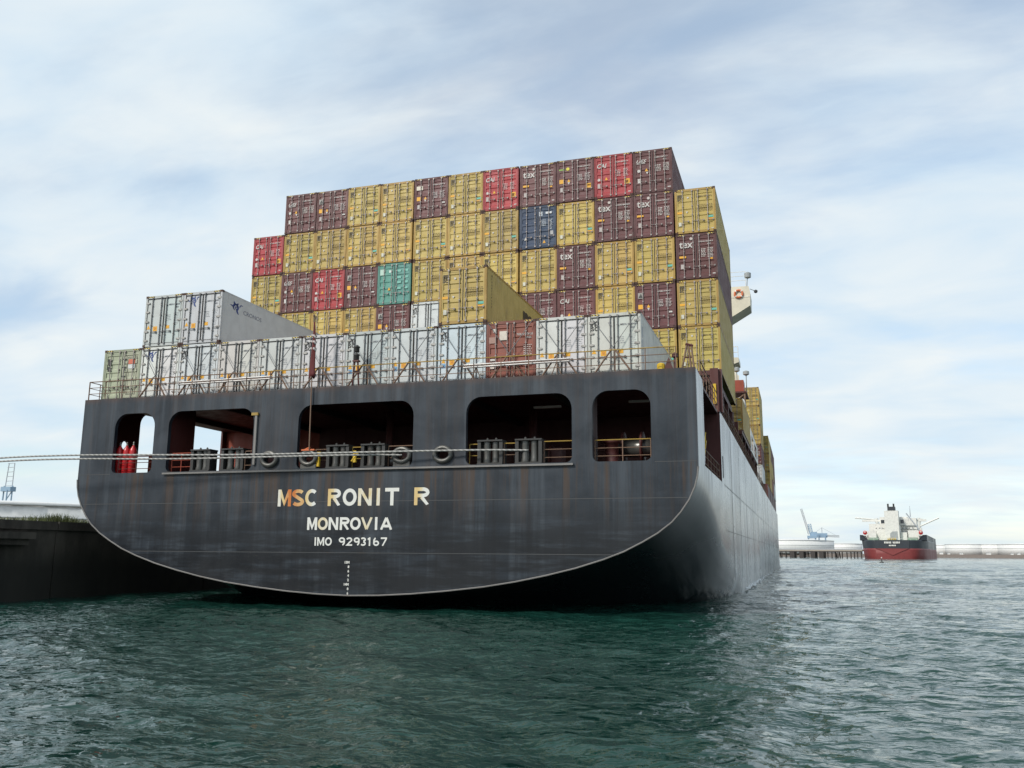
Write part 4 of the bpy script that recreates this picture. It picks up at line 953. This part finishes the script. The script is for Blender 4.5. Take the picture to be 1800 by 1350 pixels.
# ------------------------------------------------------------------ far shore
def far(u, v, D):          # a spot on the far shore: azimuth measured from the viewpoint, at D metres
    d = fw+r2*((u-900)/1561.44)+u2*((675-v)/1561.44); d = d/math.hypot(d.x, d.y)
    return CAM+d*D
def tank(u, D, R, z0, z1, lab, rim=True):
    c_ = far(u, 975, D)
    t = thing('storage_tank', lab, 'storage tank', (c_.x, c_.y, z0), 'white oil storage tanks')
    h_ = z1-z0
    MB().lathe((0, 0, 0), [(R, 0), (R, h_)], 64).build('shell', m_tankw, t, True).data.polygons[0].use_smooth = False
    MB().lathe((0, 0, h_), [(R*.98, 0), (R*.5, R*.03), (.5, R*.045)], 48).build('roof', m_tankw, t, True)
    if rim:
        MB().path([((R+.25)*math.cos(a), (R+.25)*math.sin(a), h_-.25) for a in np.linspace(0, 2*math.pi, 72, endpoint=False)], .22, 6, True).build('top_rim', m_tankg, t)
        MB().path([((R+.2)*math.cos(a), (R+.2)*math.sin(a), h_*.62) for a in np.linspace(0, 2*math.pi, 72, endpoint=False)], .14, 6, True).build('wind_girder', m_tankg, t)
    return t
tank(-20, 260, 62, 4.0, 11.3, 'wide white storage tank behind the quay on the left')
tank(1380, 1250, 62, 4, 20.5, 'wide white storage tank right of the ship hull, behind the jetty')
tank(1483, 1400, 26, 4, 18.5, 'small white storage tank behind the jetty, left of the tanker')
tank(1655, 1450, 24, 4, 17.5, 'white storage tank partly hidden by the right side of the tanker')
tank(1700, 1400, 27, 4, 18, 'white storage tank second right of the tanker')
tank(1749, 1400, 25, 4, 18, 'white storage tank third right of the tanker')
tank(1806, 1380, 35, 4, 18, 'white storage tank cut by the right border')
# shore land with rubble bank
a = far(1380, 980, 1150); c_ = far(1830, 980, 1150)
bn = MB(); P_ = [far(u, 978, D_) for u, D_ in ((1330, 1180), (1500, 1200), (1650, 1260), (1800, 1250), (1960, 1230))]; Q_ = [far(u, 978, 2600) for u in (1330, 1500, 1650, 1800, 1960)]
v = []; f = []
for p, q in zip(P_, Q_): v += [(p.x, p.y, -1), (p.x+(q.x-p.x)*.006, p.y+(q.y-p.y)*.006, 4.2), (q.x, q.y, 4.4)]
for i in range(4): f += [(3*i, 3*i+3, 3*i+4, 3*i+1), (3*i+1, 3*i+4, 3*i+5, 3*i+2)]
struct(bn.add(v, f).build('far_shore', m_bank))
# low row of small objects on the bank: pale blocks read as sheds
for u, w_, h_ in ((1655, 4, 3), (1668, 3, 2), (1690, 4, 2), (1738, 5, 2.4), (1779, 3, 2.2), (1791, 3, 2.6)):
    p = far(u, 977, 1300); o = thing('shed', 'tiny pale shed on the far bank %s' % {1655: 'just right of the tanker', 1668: 'below the first tank right of the tanker', 1690: 'below the second tank right of the tanker', 1738: 'between the second and third tank', 1779: 'near the right border', 1791: 'at the right border'}[u], 'shed', (p.x, p.y, 4.2), 'sheds on the far bank')
    MB().box((-w_/2, -2, 0), (w_/2, 2, h_*.8)).build('wall', m_tankw, o); MB().add([(-w_/2-.3, -2.3, h_*.8), (w_/2+.3, -2.3, h_*.8), (w_/2+.3, 0, h_), (-w_/2-.3, 0, h_), (w_/2+.3, 2.3, h_*.8), (-w_/2-.3, 2.3, h_*.8)], [(0, 1, 2, 3), (3, 2, 4, 5), (0, 3, 5), (1, 4, 2), (0, 5, 4, 1)]).build('roof', m_tankg, o)
# jetty with piles
j0 = far(1330, 975, 820); j1 = far(1520, 975, 760); dj = (j1-j0); dj.z = 0; Lj = dj.length; az = math.atan2(dj.y, dj.x)
jt = thing('jetty', 'long low jetty on dark piles between the ship and the tanker', 'jetty', (j0.x, j0.y, 0), None, az)
MB().box((0, -3, 5.6), (Lj, 3, 6.6)).build('deck', m_jdeck, jt); MB().box((0, -3.2, 4.9), (Lj, -2.7, 5.6)).build('fascia', m_pile, jt)
k = 1.0
while k < Lj:
    MB().bar((k, -2.4, -2), (k, -2.4, 5.5), .45, 8).build('pile', m_pile, jt)
    if rng.random() < .6: MB().bar((k+1.4, 2.4, -2), (k+.6, 2.2, 5.5), .45, 8).build('pile', m_pile, jt)
    k += rng.uniform(2.2, 4.4)
for k in (38, 47, 58, 66): MB().box((k, -4.5, -1), (k+4.2, -1, 5)).build('dolphin', m_pile, jt)
for k in np.arange(2, Lj, 5): MB().bar((k, -2.8, 6.6), (k, -2.8, 7.7), .06).build('post', m_cgrey, jt)
MB().bar((0, -2.8, 7.7), (Lj, -2.8, 7.7), .06).bar((0, 1, 7.0), (Lj, 1, 7.0), .35, 8).build('pipeline', m_cgrey, jt)
# harbour cranes
def lattice(mb, p, q, w, n, r):
    p, q = Vector(p), Vector(q); d = (q-p).normalized(); a = d.cross(Vector((0, 1, 0)))
    if a.length < .1: a = Vector((1, 0, 0))
    a.normalize(); c_ = d.cross(a); cs = [a*w+c_*w, a*w-c_*w, -a*w-c_*w, -a*w+c_*w]
    for e in cs: mb.bar(p+e, q+e, r, 5)
    for i in range(n):
        s0 = p.lerp(q, i/n); s1 = p.lerp(q, (i+1)/n)
        for j in range(4): mb.bar(s0+cs[j], s1+cs[(j+1) % 4], r*.7, 4); mb.bar(s1+cs[j], s1+cs[(j+1) % 4], r*.7, 4)
    return mb
p = far(1428, 957, 1500); c_ = thing('harbour_crane', 'blue harbour crane with its jib raised, beyond the jetty', 'crane', (p.x, p.y, 4), 'far harbour cranes')
for dx in (-7, 7):
    for dy in (-6, 6): MB().bar((dx, dy, 0), (dx*.7, dy*.7, 26), .9, 6).build('leg', m_blue, c_)
MB().box((-7, -6, 24), (7, 6, 28)).build('portal', m_blue, c_)
lattice(MB(), (0, 0, 28), (-3, 0, 46), 2.2, 5, .5).build('tower', m_blue, c_); lattice(MB(), (-4, 0, 30), (-14, 0, 70), 1.3, 12, .4).build('jib', m_cgrey, c_)
MB().box((-2, -3, 28), (8, 3, 34)).build('cabin', m_blue, c_)
p = far(1446, 957, 1550); c_ = thing('quay_crane', 'pale blue quay crane with a level boom, nearer the tanker', 'crane', (p.x, p.y, 4), 'far harbour cranes')
for dx in (-5, 5):
    for dy in (-6, 6): MB().bar((dx, dy, 0), (dx, dy, 30), .9, 6).build('leg', m_blue, c_)
lattice(MB(), (-18, 0, 30), (26, 0, 28), 1.3, 14, .4).build('boom', m_cgrey, c_); MB().box((-9, -4, 26), (8, 4, 33)).build('machine_house', m_blue, c_)
MB().bar((0, 0, 33), (0, 0, 42), .6).bar((0, 0, 42), (22, 0, 29), .2).bar((0, 0, 42), (-16, 0, 30), .2).build('mast', m_cgrey, c_)
p = far(13, 880, 900); c_ = thing('gantry_crane', 'distant grey and blue gantry crane above the quay at the left border', 'crane', (p.x, p.y, 3), 'far harbour cranes')
tb = MB()
for dx in (-4.2, 3.6): tb.bar((dx, 0, 52), (dx*.8+.8, 0, 74), .38, 6)
for z in (54, 58, 62, 66, 70, 73.6): tb.bar((-3.9, 0, z), (3.4, 0, z+.3), .26, 5)
tb.build('upper_frame', m_cgrey, c_)
lb = MB()
for dx in (-5.2, 4.2): lb.bar((dx-1, 0, 0), (dx, 0, 54), .6, 6)
lb.box((-6, -3, 49), (5, 3, 53)).bar((-6, 0, 36), (4.5, 0, 50), .4).build('legs', m_blue, c_)
MB().bar((-6, -6, 0), (-6, -6, 50), .6).bar((5, -6, 0), (5, -6, 50), .6).build('rear_legs', m_blue, c_)

# ------------------------------------------------------------------ moored tanker
pt = far(1570, 980, 700); aw = math.atan2(pt.y-CAM.y, pt.x-CAM.x)-math.pi/2
tk = thing('oil_tanker', 'black and red oil tanker with white superstructure moored in the distance', 'tanker', (pt.x, pt.y, 0), None, aw-math.radians(4.0))
TB = 22.5
def tsec(y):
    # half-breadths at deck, boot line and waterline, sheer at the deck edge
    fd = min(1, .55+.45*(y/22)) if y < 22 else 1; wl = min(1, max(.30, .38+.62*(y/55))); 
    return fd, wl
def tanker_band(z0f, z1f, mat, name, n=9):
    v = []; f = []; sec = [0, 2, 5, 9, 14, 20, 30, 45, 60, 120, 200, 240, 262]
    for y in sec:
        bw = 1 if y < 200 else max(.05, 1-((y-200)/66)**2)
        for s in range(n):
            t = s/(n-1); z = z0f+(z1f-z0f)*t; k = z/13.5
            base = .46+.54*math.sqrt(1-(1-min(1, y/48))**2); topw = .52+.48*math.sqrt(1-(1-min(1, y/26))**2)
            hwid = TB*bw*(base+(topw-base)*max(0.0, min(1, k))**.55)
            v.append((hwid, y, z))
        for s in range(n):
            t = 1-s/(n-1); z = z0f+(z1f-z0f)*t; k = z/13.5
            base = .46+.54*math.sqrt(1-(1-min(1, y/48))**2); topw = .52+.48*math.sqrt(1-(1-min(1, y/26))**2)
            hwid = TB*bw*(base+(topw-base)*max(0.0, min(1, k))**.55); v.append((-hwid, y, z))
    m_ = 2*n
    for i in range(len(sec)-1):
        for k in range(m_-1): f.append((i*m_+k, i*m_+k+1, (i+1)*m_+k+1, (i+1)*m_+k))
    f.append(tuple(range(m_)))
    return MB().add(v, f).build(name, mat, tk, True)
tanker_band(-1, 7.4, m_tred, 'boot_topping'); tanker_band(7.4, 13.3, m_thull, 'topside')
MB().plate([(-11.5, 13.3), (-11, 7.4), (11, 7.4), (11.5, 13.3)], [], 1.2, lambda a, c, d: (a, -.55+d, c)).build('transom', m_thull, tk)
MB().plate([(-10.9, 7.4), (-8, 6.2), (0, 2.6), (8, 6.2), (10.9, 7.4)], [], 1.2, lambda a, c, d: (a, -.5+d, c)).build('stern_foot', m_tred, tk)
MB().box((-11, -.4, 13.1), (11, 250, 13.35)).box((-18, 8, 13.1), (-11, 250, 13.34)).box((11, 8, 13.1), (18, 250, 13.34)).build('deck', m_tgreen, tk)
for sg in (-1, 1): # raised bulwarks at the sides
    MB().add([(sg*16.5, 6, 13.2), (sg*22.4, 10, 13.2), (sg*22.4, 10, 17.2), (sg*20.0, 8, 17.0), (sg*22.4, 200, 13.2), (sg*22.4, 200, 17.2), (sg*20, 200, 17.0), (sg*16.5, 200, 13.2)], [(0, 1, 2, 3), (1, 4, 5, 2), (3, 2, 5, 6), (0, 3, 6, 7)]).build('bulwark', m_thull, tk)
MB().box((-4.6, 8, 13.3), (4.8, 17, 34.5)).build('funnel_casing', m_white, tk)
MB().plate([(-1.5, 13.5), (3.6, 13.5), (3.6, 19.6), (.2, 19.6), (-1.5, 18)], [], .1, lambda a, c, d: (a, 7.98-d, c)).build('casing_recess', m_tankg, tk)
MB().box((-2.2, 8.4, 34.5), (2.9, 15, 37.4)).build('funnel_top', m_thull, tk)
for x in (-1.8, 2.0): MB().bar((x, 10.5, 37), (x, 10.5, 39.6), .6, 8).build('exhaust_pipe', m_black, tk)
MB().box((4.8, 20, 13.3), (16, 34, 29.5)).build('accommodation', m_white, tk); MB().box((-16.5, 20, 13.3), (-4.6, 34, 25.5)).build('accommodation', m_white, tk)
MB().box((-9, 22, 24.5), (10, 33, 30.5)).build('wheelhouse', m_white, tk)
for sg in (-1, 1): MB().box((min(sg*4, sg*22), 30, 27.5), (max(sg*4, sg*22), 33, 28.9)).build('bridge_wing', m_white, tk)
for z in (16.5, 19.2, 21.9):
    for x in (6.5, 8.8, 11.1, 13.4, -7, -9.3, -11.6): MB().box((x-.32, 19.95, z), (x+.32, 20.01, z+.65)).build('window', m_glass, tk)
for z in (16, 18.7, 21.4, 24): MB().box((4.8, 18.6, z), (15.6, 20, z+.2)).build('side_gallery', m_tankg, tk)
for x in (-6.3, 6.8): MB().box((x-1.1, 12, 25.5), (x+1.1, 14.5, 28)).build('fan_housing', m_thull, tk)
MB().bar((9.5, 20, 33), (18, 20, 20), .5, 6).build('gangway_boom', m_cgrey, tk)
for sg, xm in ((-1, -14), (1, 16)):
    MB().bar((xm, 60, 13), (xm, 60, 31), 1.0, 8).build('crane_post', m_white, tk)
    MB().bar((xm, 60, 27), (xm+sg*2, 60, 30.5), .7, 8).bar((xm, 60, 24.5 if sg > 0 else 30), (xm+sg*(16 if sg < 0 else 14), 60, 31 if sg > 0 else 31.5), .55, 8).build('crane_jib', m_white, tk)
for sg in (-1, 1):
    lb = thing('lifeboat', 'small orange red lifeboat at the %s stern quarter of the tanker' % ('left' if sg < 0 else 'right'), 'lifeboat', (0, 0, 0), 'tanker lifeboats')
    lb.location = tk.matrix_basis @ Vector((0, 0, 0)) if False else (Matrix.Translation(tk.location) @ Matrix.Rotation(tk.rotation_euler.z, 4, 'Z')) @ Vector((sg*(18.6 if sg > 0 else 19), 14, 18.8)); lb.rotation_euler = tk.rotation_euler
    MB().lathe((0, 0, 0), [(.3, -1.5), (1.3, -.9), (1.5, 0), (1.3, .7), (.9, 1.3), (.2, 1.5)], 12).build('hull', m_gasred, lb, True); MB().box((-.6, -1.6, .2), (.6, -1.2, .9)).build('window', m_white, lb)
    MB().bar((sg*17.2, 14, 13.3), (sg*17.2, 14, 19.5), .35).bar((sg*17.2, 14, 19.5), (sg*19, 14, 20.4), .3).bar((sg*19, 14, 20.4), (sg*19, 14, 19.5), .15).box((min(sg*17, sg*21), 12, 16.6), (max(sg*17, sg*21), 16, 17.2)).build('boat_davit', m_white, tk)
    MB().box((min(sg*10, sg*16.5), 9, 13.3), (max(sg*10, sg*16.5), 13, 15.2)).build('winch_house', m_tgreen, tk)
for k in range(9): MB().bar((-16+k*4, .2, 13.3), (-16+k*4, .2, 14.4), .08).build('post', m_white, tk)
MB().bar((-16, .2, 14.4), (16, .2, 14.4), .08).build('stern_rail', m_white, tk)
for k in range(5): MB().bar((-3+k*1.2, 6.5, 13.3), (-3+k*1.2, 6.5, 15.0), .35).build('valve_post', m_yel, tk)
mb = MB()
for z, x0, x1 in ((10.9, -5.2, -.6), (10.9, .5, 5.0), (9.0, -2.2, 2.3)):
    a = x0
    while a < x1-.3: w_ = .75; mb.box((a, -1.15, z), (a+w_, -.62, z+1.3 if z > 10 else z+.9)); a += w_+.22
mb.build('stern_name', m_white, tk)
for x0, x1, y0, z1 in ((-15.5, -11, 9.5, 18.5), (-11, -5, 14, 21), (5, 9.5, 13, 19), (10, 17, 15, 20.5), (-19, -15.5, 22, 20), (15.2, 19, 24, 22.5)): MB().box((x0, y0, 13.3), (x1, y0+5, z1)).build('deck_store', m_white, tk)
for x, z in ((-13, 18.5), (-8, 21), (7, 19), (13, 20.5), (-9, 24.5), (11, 27), (0, 30.5), (17, 22.5)):
    MB().bar((x, 16, z), (x, 16, z+2.2), .12).bar((x-2, 16, z+1), (x+2, 16, z+1), .08).bar((x-2, 16, z), (x-2, 16, z+1), .07).bar((x+2, 16, z), (x+2, 16, z+1), .07).build('deck_fitting', m_cgrey, tk)
MB().lathe((12, 24, 30.5), [(.4, 0), (.3, 4), (.1, 8)], 8).build('mast', m_cgrey, tk)
by = far(1550, 988, 330); bo = thing('channel_buoy', 'tiny dark buoy floating in front of the tanker', 'buoy', (by.x, by.y, 0))
MB().lathe((0, 0, -.3), [(.7, 0), (.8, .3), (.7, .6), (.15, .8), (.12, 1.8), (.02, 2.0)], 12).build('float', m_black, bo)
MB().lathe((0, 0, 1.6), [(.2, 0), (.2, .25), (.05, .35)], 8).build('lamp', m_white, bo)
# foam where the hull meets the water
fv = MB()
for k in range(420):
    y = 20+abs(rng.normal(0, 1))*22; x = 16.0+g(0)+rng.uniform(-.1, .55)*rng.random()+(-.9 if y < 30 else -.3)*max(0, (40-y)/20); r = rng.uniform(.03, .16); n = 6; a0 = rng.uniform(0, 6)
    zc = rng.uniform(.06, .22)
    fv.add([(x+r*math.cos(a0+i), y+r*2.4*math.sin(a0+i)*rng.uniform(.6, 1.2), zc) for i in range(n)]+[(x, y, zc+.05)], [(i, (i+1) % n, n) for i in range(n)])
fo = fv.build('foam', m_foam); fo['kind'] = 'stuff'; tag(fo, 'thin white foam lapping along the starboard waterline', 'foam')
